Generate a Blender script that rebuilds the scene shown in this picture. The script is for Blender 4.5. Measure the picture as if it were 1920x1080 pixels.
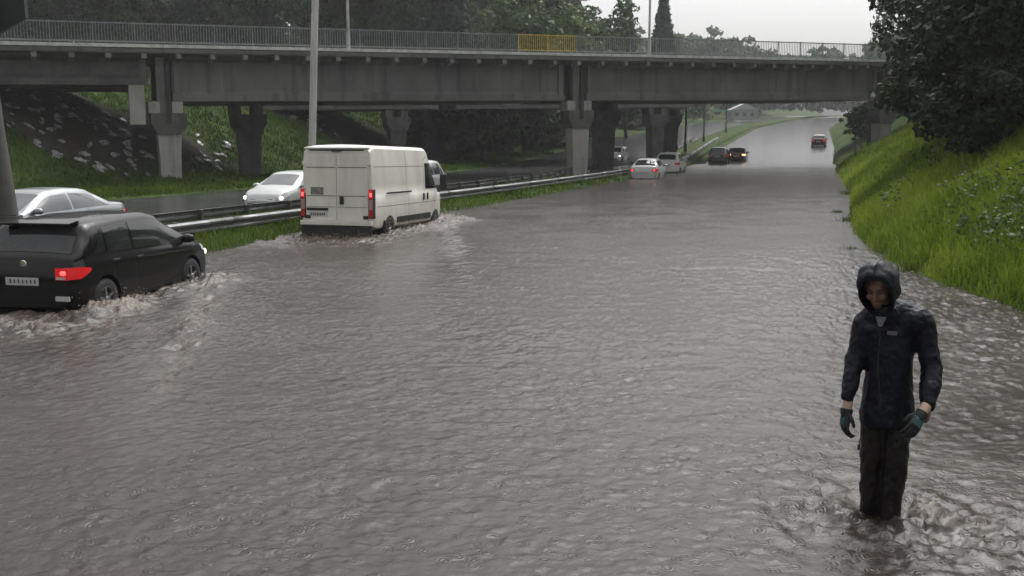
import bpy, bmesh, math, random
import numpy as np
from mathutils import Vector, Matrix, Euler
from math import radians as R

for o in list(bpy.data.objects):
    bpy.data.objects.remove(o)
SC = bpy.context.scene
COL = SC.collection
rng = np.random.default_rng(7)
random.seed(7)

# ------------------------------------------------------------------ camera
cam_d = bpy.data.cameras.new('camera')
cam = bpy.data.objects.new('camera', cam_d)
COL.objects.link(cam)
cam.location = (0, 0, 2.5)
cam.rotation_euler = (R(90 - 8.47), 0, 0)
cam_d.sensor_width = 36
cam_d.lens = 35.625
cam_d.clip_start = 0.1
cam_d.clip_end = 5000
SC.camera = cam

# ------------------------------------------------------------------ sky, sun, exposure
SUN_EL, SUN_AZ = R(62), R(27)          # azimuth measured from +Y towards +X
world = bpy.data.worlds.new('World')
SC.world = world
world.use_nodes = True
wn, wl = world.node_tree.nodes, world.node_tree.links
wn.clear()
w_out = wn.new('ShaderNodeOutputWorld')
w_bg = wn.new('ShaderNodeBackground')
w_sky = wn.new('ShaderNodeTexSky')
w_sky.sky_type = 'NISHITA'
w_sky.sun_disc = False
w_sky.sun_elevation = SUN_EL
w_sky.sun_rotation = SUN_AZ
w_sky.air_density = 1.0
w_sky.dust_density = 7.0
w_hsv = wn.new('ShaderNodeHueSaturation')
w_hsv.inputs['Saturation'].default_value = 0.07
w_bg.inputs['Strength'].default_value = 0.15
wl.new(w_sky.outputs[0], w_hsv.inputs['Color'])
wl.new(w_hsv.outputs[0], w_bg.inputs['Color'])
wl.new(w_bg.outputs[0], w_out.inputs['Surface'])

sun_d = bpy.data.lights.new('sun', 'SUN')
sun_d.energy = 0.5
sun_d.angle = R(50)
sun_d.color = (1.0, 0.985, 0.96)
sun = bpy.data.objects.new('sun', sun_d)
COL.objects.link(sun)
sun.location = (20, 40, 80)
sd = Vector((math.sin(SUN_AZ) * math.cos(SUN_EL), math.cos(SUN_AZ) * math.cos(SUN_EL), math.sin(SUN_EL)))
sun.rotation_euler = sd.to_track_quat('Z', 'Y').to_euler()

SC.view_settings.view_transform = 'Standard'
SC.view_settings.look = 'None'
SC.view_settings.gamma = 1.0
SC.view_settings.use_curve_mapping = False
SC.view_settings.exposure = 0.68
SC.cycles.max_bounces = 4
SC.cycles.diffuse_bounces = 2
SC.cycles.glossy_bounces = 3
SC.cycles.transparent_max_bounces = 8
SC.cycles.volume_bounces = 0
SC.cycles.use_denoising = True

# ------------------------------------------------------------------ materials
MATS = {}
def mat(name, col, rough=0.6, metal=0.0, var=0.0, scale=8.0, bump=0.0, bscale=40.0, emit=None, estr=0.0,
        col2=None, coords='Object', stretch=None, spec=0.5, coat=0.0):
    if name in MATS:
        return MATS[name]
    m = bpy.data.materials.new(name)
    m.use_nodes = True
    n, l = m.node_tree.nodes, m.node_tree.links
    b = n['Principled BSDF']
    b.inputs['Base Color'].default_value = (*col, 1)
    b.inputs['Roughness'].default_value = rough
    b.inputs['Metallic'].default_value = metal
    b.inputs['Specular IOR Level'].default_value = spec
    b.inputs['Coat Weight'].default_value = coat
    b.inputs['Coat Roughness'].default_value = 0.06
    tc = n.new('ShaderNodeTexCoord')
    src = tc.outputs[coords]
    if stretch:
        mp = n.new('ShaderNodeMapping')
        mp.inputs['Scale'].default_value = stretch
        l.new(src, mp.inputs['Vector'])
        src = mp.outputs[0]
    if var > 0 or col2:
        t = n.new('ShaderNodeTexNoise')
        t.inputs['Scale'].default_value = scale
        t.inputs['Detail'].default_value = 5
        t.inputs['Roughness'].default_value = 0.6
        l.new(src, t.inputs['Vector'])
        cr = n.new('ShaderNodeValToRGB')
        c2 = col2 if col2 else tuple(min(1, c * (1 + var)) for c in col)
        c1 = col if col2 else tuple(c * (1 - var) for c in col)
        cr.color_ramp.elements[0].position = 0.36
        cr.color_ramp.elements[1].position = 0.64
        cr.color_ramp.elements[0].color = (*c1, 1)
        cr.color_ramp.elements[1].color = (*c2, 1)
        l.new(t.outputs['Fac'], cr.inputs[0])
        l.new(cr.outputs[0], b.inputs['Base Color'])
    if bump > 0:
        t2 = n.new('ShaderNodeTexNoise')
        t2.inputs['Scale'].default_value = bscale
        t2.inputs['Detail'].default_value = 4
        l.new(src, t2.inputs['Vector'])
        bp = n.new('ShaderNodeBump')
        bp.inputs['Strength'].default_value = bump
        bp.inputs['Distance'].default_value = 0.02
        l.new(t2.outputs['Fac'], bp.inputs['Height'])
        l.new(bp.outputs[0], b.inputs['Normal'])
    if emit:
        b.inputs['Emission Color'].default_value = (*emit, 1)
        b.inputs['Emission Strength'].default_value = estr
    MATS[name] = m
    return m

def leaf_mat(name, c1, c2, rough=0.45, spec=.22):
    """foliage: colour varies from leaf to leaf through the per-face attribute 'tint'"""
    m = bpy.data.materials.new(name)
    m.use_nodes = True
    n, l = m.node_tree.nodes, m.node_tree.links
    b = n['Principled BSDF']
    b.inputs['Roughness'].default_value = rough
    b.inputs['Specular IOR Level'].default_value = spec
    at = n.new('ShaderNodeAttribute')
    at.attribute_name = 'tint'
    cr = n.new('ShaderNodeValToRGB')
    cr.color_ramp.elements[0].color = (*c1, 1)
    cr.color_ramp.elements[1].color = (*c2, 1)
    l.new(at.outputs['Fac'], cr.inputs[0])
    l.new(cr.outputs[0], b.inputs['Base Color'])
    tr = n.new('ShaderNodeBsdfTranslucent')
    l.new(cr.outputs[0], tr.inputs['Color'])
    mx = n.new('ShaderNodeMixShader')
    mx.inputs[0].default_value = 0.28
    l.new(b.outputs[0], mx.inputs[1])
    l.new(tr.outputs[0], mx.inputs[2])
    l.new(mx.outputs[0], n['Material Output'].inputs['Surface'])
    MATS[name] = m
    return m

M = dict(
    concrete=mat('concrete', (.115, .113, .108), .55, var=.35, scale=.9, bump=.25, bscale=25, stretch=(1, 1, .35)),
    concrete_light=mat('concrete_light', (.34, .33, .30), .6, var=.25, scale=2.2, bump=.2, bscale=30, stretch=(1, 1, .4)),
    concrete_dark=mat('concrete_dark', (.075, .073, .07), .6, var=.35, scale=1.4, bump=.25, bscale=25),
    bracket_concrete=mat('bracket_concrete', (.17, .168, .16), .6, var=.3, scale=2.5),
    stain=mat('stain', (.018, .017, .016), .5, var=.3, scale=6),
    kerb_edge=mat('kerb_edge', (.5, .5, .48), .45, var=.2, scale=3),
    rail_paint=mat('rail_paint', (.20, .215, .21), .45, .2, var=.25, scale=6),
    yellow_paint=mat('yellow_paint', (.50, .36, .04), .5, var=.25, scale=6),
    galv=mat('galv', (.15, .152, .155), .42, .5, var=.25, scale=4, bump=.1, bscale=12),
    post_steel=mat('post_steel', (.10, .095, .09), .55, .5, var=.3, scale=8),
    lamp_steel=mat('lamp_steel', (.42, .42, .41), .45, .2, var=.2, scale=5, stretch=(1, 1, .2)),
    post_concrete=mat('post_concrete', (.06, .058, .055), .65, var=.35, scale=3, bump=.3, bscale=20, stretch=(1, 1, .4)),
    dark_panel=mat('dark_panel', (.02, .021, .022), .5, .2, var=.3, scale=5),
    asphalt=mat('asphalt', (.045, .045, .046), .16, var=.35, scale=.6, bump=.12, bscale=60, spec=.6),
    stone=mat('stone', (.27, .27, .265), .25, var=.5, scale=3, bump=.3, bscale=14, spec=.7),
    bark=mat('bark', (.05, .042, .035), .8, var=.4, scale=6, bump=.5, bscale=18, stretch=(1, 1, .3)),
    black_paint=mat('black_paint', (.0035, .0035, .004), .5, .0, coat=.6, spec=.08, var=.15, scale=4),
    white_paint=mat('white_paint', (.74, .74, .72), .3, var=.05, scale=2.5, coat=.4),
    van_paint=mat('van_paint', (.72, .705, .64), .33, var=.11, scale=1.8, coat=.35, stretch=(1, 1, .3)),
    silver_paint=mat('silver_paint', (.22, .235, .245), .28, .45, var=.06, scale=3, coat=.5),
    red_paint=mat('red_paint', (.07, .014, .012), .3, var=.1, scale=3, coat=.4),
    pale_paint=mat('pale_paint', (.40, .41, .41), .3, .2, var=.05, scale=2.5, coat=.4),
    dark_paint=mat('dark_paint', (.012, .013, .015), .25, var=.2, scale=4, coat=.5),
    glass=mat('glass', (.022, .023, .024), .04, var=.3, scale=1.5, spec=.5),
    glass_clear=mat('glass_clear', (.05, .055, .058), .08, var=.25, scale=2.0, spec=.9),
    tyre=mat('tyre', (.012, .012, .012), .7, var=.3, scale=12),
    alloy=mat('alloy', (.30, .30, .31), .3, .8, var=.1, scale=6),
    plastic=mat('plastic', (.016, .016, .017), .55, var=.2, scale=10),
    seam=mat('seam', (.02, .02, .02), .7),
    van_seam=mat('van_seam', (.10, .095, .09), .7),
    chrome=mat('chrome', (.7, .7, .7), .15, 1.0, var=.05),
    plate=mat('plate', (.5, .5, .5), .4, var=.1, scale=20),
    ink=mat('ink', (.03, .03, .035), .6),
    tail_lit=mat('tail_lit', (.35, .01, .012), .25, emit=(1, .02, .03), estr=.16),
    tail_core=mat('tail_core', (.6, .1, .1), .3, emit=(1, .10, .09), estr=1.1),
    tail_red=mat('tail_red', (.16, .008, .01), .2, emit=(1, .03, .03), estr=.06),
    lamp_clear=mat('lamp_clear', (.5, .5, .5), .15, var=.1),
    head_lit=mat('head_lit', (.8, .8, .75), .2, emit=(1, .98, .9), estr=4.0),
    amber_lit=mat('amber_lit', (.8, .5, .2), .2, emit=(1, .6, .3), estr=1.6),
    jacket=mat('jacket', (.006, .007, .0125), .45, var=.3, scale=9, bump=.25, bscale=30, spec=.22),
    trousers=mat('trousers', (.009, .007, .0068), .5, var=.4, scale=5, bump=.3, bscale=25, spec=.3),
    shirt=mat('shirt', (.14, .14, .15), .8, var=.2, scale=20),
    skin=mat('skin', (.17, .085, .06), .5, var=.12, scale=15),
    skin_wrist=mat('skin_wrist', (.42, .29, .22), .5, var=.1, scale=20),
    glove=mat('glove', (.008, .011, .012), .6, var=.3, scale=25, bump=.3, bscale=60),
    glove_teal=mat('glove_teal', (.018, .055, .06), .6, var=.4, scale=30, bump=.3, bscale=60),
    eye=mat('eye', (.02, .015, .012), .6),
    lip=mat('lip', (.22, .09, .075), .5),
    wall_pale=mat('wall_pale', (.22, .22, .22), .7, var=.1),
    roof_pale=mat('roof_pale', (.3, .31, .32), .6, var=.1),
    green_sheet=mat('green_sheet', (.12, .35, .2), .6, var=.1),
    leaf_dark=leaf_mat('leaf_dark', (.012, .027, .008), (.042, .078, .018)),
    leaf_mid=leaf_mat('leaf_mid', (.016, .040, .009), (.055, .108, .020)),
    leaf_light=leaf_mat('leaf_light', (.045, .085, .018), (.12, .18, .04)),
    needle=leaf_mat('needle', (.014, .026, .016), (.035, .06, .03)),
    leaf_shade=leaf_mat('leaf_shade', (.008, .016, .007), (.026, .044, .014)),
    grass_bright=leaf_mat('grass_bright', (.080, .140, .012), (.28, .36, .042), .65, .04),
    grass_dark=leaf_mat('grass_dark', (.024, .050, .007), (.105, .165, .022), .7, .02),
)

def streaked_concrete(name, base, dark, pale):
    m = bpy.data.materials.new(name)
    m.use_nodes = True
    n, l = m.node_tree.nodes, m.node_tree.links
    b = n['Principled BSDF']
    b.inputs['Roughness'].default_value = .55
    tc = n.new('ShaderNodeTexCoord')
    def noise(sc, st, det):
        mp = n.new('ShaderNodeMapping'); mp.inputs['Scale'].default_value = st
        l.new(tc.outputs['Object'], mp.inputs['Vector'])
        t = n.new('ShaderNodeTexNoise'); t.inputs['Scale'].default_value = sc; t.inputs['Detail'].default_value = det
        t.inputs['Roughness'].default_value = .62
        l.new(mp.outputs[0], t.inputs['Vector'])
        return t.outputs['Fac']
    def ramp(f, a, b_, ca, cb):
        c = n.new('ShaderNodeValToRGB')
        c.color_ramp.elements[0].position = a; c.color_ramp.elements[1].position = b_
        c.color_ramp.elements[0].color = (*ca, 1); c.color_ramp.elements[1].color = (*cb, 1)
        l.new(f, c.inputs[0])
        return c.outputs[0]
    big = ramp(noise(.35, (1, 1, 1), 5), .35, .65, tuple(q * .75 for q in base), pale)
    def mixin(a, fac, colr):
        x = n.new('ShaderNodeMix'); x.data_type = 'RGBA'
        l.new(fac, x.inputs['Factor']); l.new(a, x.inputs['A']); x.inputs['B'].default_value = (*colr, 1)
        return x.outputs['Result']
    z, o = (0, 0, 0), (1, 1, 1)
    run = ramp(noise(1.6, (1, 1, .07), 6), .52, .70, z, (.85, .85, .85))      # dark rain runs
    lime = ramp(noise(2.3, (1, 1, .05), 5), .64, .74, z, (.5, .5, .5))        # pale lime runs
    rust = ramp(noise(1.1, (1, 1, .10), 4), .70, .80, z, (.5, .5, .5))
    c = mixin(big, run, dark); c = mixin(c, lime, tuple(q * 2.0 for q in pale)); c = mixin(c, rust, (.10, .055, .03))
    l.new(c, b.inputs['Base Color'])
    bp_ = n.new('ShaderNodeBump'); bp_.inputs['Strength'].default_value = .3; bp_.inputs['Distance'].default_value = .02
    l.new(noise(14, (1, 1, 1), 5), bp_.inputs['Height']); l.new(bp_.outputs[0], b.inputs['Normal'])
    M[name] = m
streaked_concrete('concrete', (.115, .113, .108), (.035, .034, .032), (.15, .147, .14))
streaked_concrete('concrete_light', (.32, .31, .285), (.09, .085, .078), (.38, .37, .345))

def ground_mat():
    m = bpy.data.materials.new('earth_and_turf')
    m.use_nodes = True
    n, l = m.node_tree.nodes, m.node_tree.links
    b = n['Principled BSDF']
    b.inputs['Roughness'].default_value = .85
    b.inputs['Specular IOR Level'].default_value = .05
    tc = n.new('ShaderNodeTexCoord')
    t = n.new('ShaderNodeTexNoise'); t.inputs['Scale'].default_value = .35; t.inputs['Detail'].default_value = 8
    t.inputs['Roughness'].default_value = .7
    l.new(tc.outputs['Object'], t.inputs['Vector'])
    cr = n.new('ShaderNodeValToRGB')
    e = cr.color_ramp.elements
    e[0].position = .36; e[0].color = (.018, .030, .008, 1)
    e[1].position = .62; e[1].color = (.045, .075, .015, 1)
    l.new(t.outputs['Fac'], cr.inputs[0])
    at = n.new('ShaderNodeAttribute'); at.attribute_name = 'soil'
    mx = n.new('ShaderNodeMix'); mx.data_type = 'RGBA'
    l.new(at.outputs['Fac'], mx.inputs['Factor']); l.new(cr.outputs[0], mx.inputs['A'])
    mx.inputs['B'].default_value = (.045, .041, .033, 1)
    l.new(mx.outputs['Result'], b.inputs['Base Color'])
    t2 = n.new('ShaderNodeTexNoise'); t2.inputs['Scale'].default_value = 3; t2.inputs['Detail'].default_value = 6
    l.new(tc.outputs['Object'], t2.inputs['Vector'])
    bp = n.new('ShaderNodeBump'); bp.inputs['Strength'].default_value = .6; bp.inputs['Distance'].default_value = .2
    l.new(t2.outputs['Fac'], bp.inputs['Height'])
    l.new(bp.outputs[0], b.inputs['Normal'])
    return m
M['ground'] = ground_mat()

def water_mat():
    m = bpy.data.materials.new('muddy_water')
    m.use_nodes = True
    n, l = m.node_tree.nodes, m.node_tree.links
    b = n['Principled BSDF']
    b.inputs['Roughness'].default_value = .10
    b.inputs['IOR'].default_value = 1.333
    b.inputs['Specular IOR Level'].default_value = .5
    tc = n.new('ShaderNodeTexCoord')
    # silt: slow swirls of browner and greyer water
    t = n.new('ShaderNodeTexNoise'); t.inputs['Scale'].default_value = .45; t.inputs['Detail'].default_value = 5
    t.inputs['Distortion'].default_value = 1.2
    l.new(tc.outputs['Object'], t.inputs['Vector'])
    cr = n.new('ShaderNodeValToRGB')
    e = cr.color_ramp.elements
    e[0].position = .3; e[0].color = (.030, .0255, .022, 1)
    e[1].position = .7; e[1].color = (.040, .033, .028, 1)
    l.new(t.outputs['Fac'], cr.inputs[0])
    at = n.new('ShaderNodeAttribute'); at.attribute_name = 'foam'
    fn = n.new('ShaderNodeTexNoise'); fn.inputs['Scale'].default_value = 16; fn.inputs['Detail'].default_value = 6
    l.new(tc.outputs['Object'], fn.inputs['Vector'])
    ml = n.new('ShaderNodeMath'); ml.operation = 'MULTIPLY_ADD'
    l.new(fn.outputs['Fac'], ml.inputs[0]); ml.inputs[1].default_value = 1.6; ml.inputs[2].default_value = -.35
    mm = n.new('ShaderNodeMath'); mm.operation = 'MULTIPLY'; mm.use_clamp = True
    l.new(ml.outputs[0], mm.inputs[0]); l.new(at.outputs['Fac'], mm.inputs[1])
    mx = n.new('ShaderNodeMix'); mx.data_type = 'RGBA'
    l.new(mm.outputs[0], mx.inputs['Factor'])
    l.new(cr.outputs[0], mx.inputs['A'])
    mx.inputs['B'].default_value = (.25, .20, .16, 1)
    l.new(mx.outputs['Result'], b.inputs['Base Color'])
    rr = n.new('ShaderNodeMath'); rr.operation = 'MULTIPLY_ADD'
    l.new(mm.outputs[0], rr.inputs[0]); rr.inputs[1].default_value = .4; rr.inputs[2].default_value = .20
    l.new(rr.outputs[0], b.inputs['Roughness'])
    # fine relief: wind chop and rain pocks
    n1 = n.new('ShaderNodeTexNoise'); n1.inputs['Scale'].default_value = 7; n1.inputs['Detail'].default_value = 6
    n1.inputs['Roughness'].default_value = .65
    l.new(tc.outputs['Object'], n1.inputs['Vector'])
    v1 = n.new('ShaderNodeTexVoronoi'); v1.inputs['Scale'].default_value = 7.5
    l.new(tc.outputs['Object'], v1.inputs['Vector'])
    # ring wave around each cell point: sin(d*k) * falloff
    s1 = n.new('ShaderNodeMath'); s1.operation = 'MULTIPLY'; s1.inputs[1].default_value = 34
    l.new(v1.outputs['Distance'], s1.inputs[0])
    s2 = n.new('ShaderNodeMath'); s2.operation = 'SINE'; l.new(s1.outputs[0], s2.inputs[0])
    mr = n.new('ShaderNodeMapRange'); mr.inputs['From Min'].default_value = .05; mr.inputs['From Max'].default_value = .5
    mr.inputs['To Min'].default_value = 1; mr.inputs['To Max'].default_value = 0
    l.new(v1.outputs['Distance'], mr.inputs['Value'])
    s3 = n.new('ShaderNodeMath'); s3.operation = 'MULTIPLY'
    l.new(s2.outputs[0], s3.inputs[0]); l.new(mr.outputs[0], s3.inputs[1])
    ad = n.new('ShaderNodeMath'); ad.operation = 'MULTIPLY_ADD'
    l.new(s3.outputs[0], ad.inputs[0]); ad.inputs[1].default_value = .16; l.new(n1.outputs['Fac'], ad.inputs[2])
    bp = n.new('ShaderNodeBump'); bp.inputs['Strength'].default_value = 1.0; bp.inputs['Distance'].default_value = .022
    pr_ = n.new('ShaderNodeMapRange'); pr_.inputs['From Min'].default_value = .38; pr_.inputs['From Max'].default_value = .62
    pr_.inputs['To Min'].default_value = .45; pr_.inputs['To Max'].default_value = 1.0
    l.new(t.outputs['Fac'], pr_.inputs['Value']); l.new(pr_.outputs[0], bp.inputs['Strength'])
    l.new(ad.outputs[0], bp.inputs['Height'])
    l.new(bp.outputs[0], b.inputs['Normal'])
    return m
M['water'] = water_mat()

# ------------------------------------------------------------------ mesh helpers
class MB:
    """collects shapes; build() links them as one mesh object"""
    def __init__(s):
        s.v, s.f = [], []
    def add(s, v, f):
        k = len(s.v)
        s.v += [tuple(p) for p in v]
        s.f += [tuple(i + k for i in q) for q in f]
        return s
    def box(s, c, d, rot=None):
        hx, hy, hz = d[0] / 2, d[1] / 2, d[2] / 2
        vs = [Vector((x, y, z)) for x in (-hx, hx) for y in (-hy, hy) for z in (-hz, hz)]
        if rot is not None:
            q = Euler(rot).to_matrix()
            vs = [q @ p for p in vs]
        c = Vector(c)
        return s.add([p + c for p in vs], [(0, 1, 3, 2), (4, 6, 7, 5), (0, 4, 5, 1), (2, 3, 7, 6), (0, 2, 6, 4), (1, 5, 7, 3)])
    def prism(s, poly, axis_o, axis_u, axis_v, axis_w, depth):
        """polygon (u,v) extruded along w by depth"""
        o, u, v, w = map(Vector, (axis_o, axis_u, axis_v, axis_w))
        n = len(poly)
        a = [o + u * p[0] + v * p[1] for p in poly]
        b = [p + w * depth for p in a]
        f = [tuple(range(n))[::-1], tuple(range(n, 2 * n))]
        f += [(i, (i + 1) % n, n + (i + 1) % n, n + i) for i in range(n)]
        return s.add(a + b, f)
    def tube(s, pts, rad, n=8, caps=True):
        pts = [Vector(p) for p in pts]
        if not hasattr(rad, '__len__'):
            rad = [rad] * len(pts)
        vs, fs = [], []
        up = Vector((0, 0, 1))
        for i, p in enumerate(pts):
            d = (pts[min(i + 1, len(pts) - 1)] - pts[max(i - 1, 0)]).normalized()
            a = d.cross(up)
            if a.length < 1e-3:
                a = d.cross(Vector((0, 1, 0)))
            a.normalize()
            b = d.cross(a).normalized()
            for k in range(n):
                t = 2 * math.pi * k / n
                vs.append(p + (a * math.cos(t) + b * math.sin(t)) * rad[i])
        for i in range(len(pts) - 1):
            for k in range(n):
                fs.append((i * n + k, i * n + (k + 1) % n, (i + 1) * n + (k + 1) % n, (i + 1) * n + k))
        if caps:
            fs.append(tuple(range(n))[::-1])
            fs.append(tuple(range((len(pts) - 1) * n, len(pts) * n)))
        return s.add(vs, fs)
    def lathe(s, prof, n=24, axis='y', c=(0, 0, 0)):
        """prof: (radius, along)"""
        vs, fs = [], []
        for r, a in prof:
            for k in range(n):
                t = 2 * math.pi * k / n
                x, y = r * math.cos(t), r * math.sin(t)
                p = (x, a, y) if axis == 'y' else ((x, y, a) if axis == 'z' else (a, x, y))
                vs.append(Vector(p) + Vector(c))
        m = len(prof)
        for i in range(m - 1):
            for k in range(n):
                fs.append((i * n + k, (i + 1) * n + k, (i + 1) * n + (k + 1) % n, i * n + (k + 1) % n))
        return s.add(vs, fs)
    def grid(s, P):
        """P: [rows][cols] points"""
        a, b = len(P), len(P[0])
        return s.add([p for r in P for p in r],
                     [(i * b + j, i * b + j + 1, (i + 1) * b + j + 1, (i + 1) * b + j) for i in range(a - 1) for j in range(b - 1)])
    def mesh(s, name):
        me = bpy.data.meshes.new(name)
        me.from_pydata(s.v, [], s.f)
        me.update()
        return me
    def build(s, name, m, parent=None, smooth=False, bevel=0):
        me = s.mesh(name)
        o = link(name, me, m, parent)
        if bevel:
            bm = bmesh.new(); bm.from_mesh(me)
            bmesh.ops.recalc_face_normals(bm, faces=bm.faces)
            bmesh.ops.bevel(bm, geom=bm.edges[:], offset=bevel, segments=2, profile=.6, affect='EDGES', clamp_overlap=True)
            bm.to_mesh(me); bm.free()
        if smooth:
            smooth_by_angle(me, smooth if smooth is not True else 40)
        return o

def smooth_by_angle(me, ang):
    bm = bmesh.new(); bm.from_mesh(me)
    for f in bm.faces:
        f.smooth = True
    for e in bm.edges:
        e.smooth = not (len(e.link_faces) == 2 and e.calc_face_angle(0) > R(ang))
    bm.to_mesh(me); bm.free()

def link(name, me, m=None, parent=None):
    o = bpy.data.objects.new(name, me)
    COL.objects.link(o)
    if m is not None and not me.materials:
        me.materials.append(M[m] if isinstance(m, str) else m)
    if parent is not None:
        o.parent = parent
    return o

def tag(o, label=None, cat=None, group=None, kind=None):
    if label: o['label'] = label
    if cat: o['category'] = cat
    if group: o['group'] = group
    if kind: o['kind'] = kind
    return o

def thing(name, label, cat, loc=(0, 0, 0), rz=0, group=None):
    o = bpy.data.objects.new(name, None)
    COL.objects.link(o)
    o.location = loc
    o.rotation_euler = (0, 0, rz)
    o.empty_display_size = .2
    return tag(o, label, cat, group)

def np_mesh(name, verts, faces, attrs=None):
    """fast mesh from arrays, all faces with equal vertex count"""
    me = bpy.data.meshes.new(name)
    nv, nf, k = len(verts), len(faces), faces.shape[1]
    me.vertices.add(nv)
    me.vertices.foreach_set('co', np.ascontiguousarray(verts, np.float32).ravel())
    me.loops.add(nf * k)
    me.loops.foreach_set('vertex_index', np.ascontiguousarray(faces, np.int32).ravel())
    me.polygons.add(nf)
    me.polygons.foreach_set('loop_start', np.arange(0, nf * k, k, dtype=np.int32))
    if attrs:
        for nm, (dom, val) in attrs.items():
            a = me.attributes.new(nm, 'FLOAT', dom)
            a.data.foreach_set('value', np.ascontiguousarray(val, np.float32))
    me.update(calc_edges=True)
    return me

def fft_noise(n, beta, seed, lo=1.0, hi=None):
    """periodic random field with power-law spectrum, unit variance"""
    r = np.random.default_rng(seed)
    f = np.fft.fftfreq(n) * n
    k = np.hypot(f[:, None], f[None, :])
    amp = np.where((k >= lo) & ((k <= hi) if hi else True), np.maximum(k, 1e-6) ** (-beta), 0)
    z = np.fft.ifft2(amp * np.exp(2j * np.pi * r.random((n, n)))).real
    return (z - z.mean()) / z.std()

def samp(F, x, y, tile):
    n = F.shape[0]
    u = (x / tile) % 1.0 * n; v = (y / tile) % 1.0 * n
    i = np.floor(u).astype(int); j = np.floor(v).astype(int)
    a, b = u - i, v - j
    i0, j0, i1, j1 = i % n, j % n, (i + 1) % n, (j + 1) % n
    return (F[i0, j0] * (1 - a) * (1 - b) + F[i1, j0] * a * (1 - b) + F[i0, j1] * (1 - a) * b + F[i1, j1] * a * b)

N_LOW = fft_noise(256, 1.6, 1)
N_MID = fft_noise(512, 1.15, 2, 4, 200)

# ------------------------------------------------------------------ lie of the land
def table(pts, sig, lo, hi, step=.5):
    ys = np.arange(lo, hi, step)
    v = np.interp(ys, [p[0] for p in pts], [p[1] for p in pts])
    k = np.exp(-.5 * (np.arange(-60, 61) * step / sig) ** 2); k /= k.sum()
    # linear extension so that smoothing keeps the ends
    a = v[0] + (v[1] - v[0]) * np.arange(-60, 0); b = v[-1] + (v[-1] - v[-2]) * np.arange(1, 61)
    return ys, np.convolve(np.concatenate([a, v, b]), k, 'valid')

_gy, _gx = table([(-80, -42), (0, -15.4), (12, -11.35), (18.3, -9.25), (22.55, -7.8), (28.05, -5.85), (36.7, -2.5), (45.4, .95),
                  (59.5, 5.9), (80, 12.3), (130, 25.5), (200, 46), (300, 82), (700, 240)], 4, -80, 700)
def G(y):                                    # the near guardrail's line
    return np.interp(y, _gy, _gx)
_ry, _rt = table([(-80, 23), (5, 21.5), (12, 19.3), (14.2, 18.5), (18, 16.8), (26, 15.7), (58, 13.8), (77, 13.3), (127, 16), (300, 17), (700, 17)], 3, -80, 700)
def RW(y):                                   # lateral place of the right bank's foot
    return np.interp(y, _ry, _rt)
_sy = np.arange(-80, 701, .5)
_sl = np.interp(_sy, [-80, 78, 100, 150, 230, 320, 700], [0, 0, .040, .040, .035, .030, .0])
_sz = np.cumsum(_sl) * .5
def rise(y):
    return np.interp(y, _sy, _sz)
BED = -.24

def left_bank(x, y, t):
    toe = np.interp(y, [-80, 25, 45, 60, 95, 140, 700], [28, 27, 24.5, 24, 23, 23, 24])
    return np.clip(.60 * (-t - toe), 0, None)

def med_edge(y):
    return np.interp(y, [15, 21, 24, 31, 36, 50, 70], [1.6, 1.5, 1.15, 1.15, 1.3, .8, .65])

def ground_z(x, y, rough=True):
    x = np.asarray(x, float); y = np.asarray(y, float)
    t = x - G(y)
    rw = RW(y)
    base = rise(y)
    z = np.full(np.broadcast(x, y).shape, .0)
    e = med_edge(y)
    med = (t > -3.0) & (t < e)
    # cross-section
    z = np.where(t > e, BED - .05, z)
    z = np.where(med, .16 - .2 * np.clip((t - .25) / np.maximum(e - .25, .1), 0, 1), z)
    z = np.where((t <= -3.0) & (t > -15.5), -.04, z)
    z = np.where(t <= -15.5, np.minimum(.10, -.04 + (-15.5 - t) * .2), z)
    lb = left_bank(x, y, t)
    lb = 7.2 * (1 - np.exp(-(lb / 7.2) ** 1.0 - (lb / 7.2) ** 2))
    rb = np.clip(.52 * (t - rw + .45), 0, None)
    rb = 7.0 * (1 - np.exp(-(rb / 7.0) - (rb / 7.0) ** 2))
    z = np.where(t > rw - .45, np.minimum(BED + .9 * (t - rw + .45), .0) + rb, z)
    z = z + lb + base
    if rough:
        amp = np.where(t > rw, np.clip((t - rw) * .12, 0, .22), np.where(t < -16, np.clip((-16 - t) * .06, 0, .22), np.where(med, .03, .0)))
        z = z + amp * samp(N_LOW, x, y, 24.0)
    # the plain falls back to gentle relief far away
    return z

def under_bridge(x, y):
    """1 where a deck keeps rain and light off and nothing grows"""
    n = (x + 17.9) * -.4368 + (y - 55.0) * .8995
    e = .8 * samp(N_LOW, np.asarray(x, float), np.asarray(y, float), 14.0)
    w = np.maximum(np.clip((n + 1.2 + e) / 1.2, 0, 1) * np.clip((10.2 + e - n) / 1.2, 0, 1), np.clip((n - 20.5 + e) / 1.2, 0, 1) * np.clip((32 + e - n) / 1.2, 0, 1))
    return w * np.clip((-(x - G(y)) - 24.5) / 1.5, 0, 1)

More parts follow.
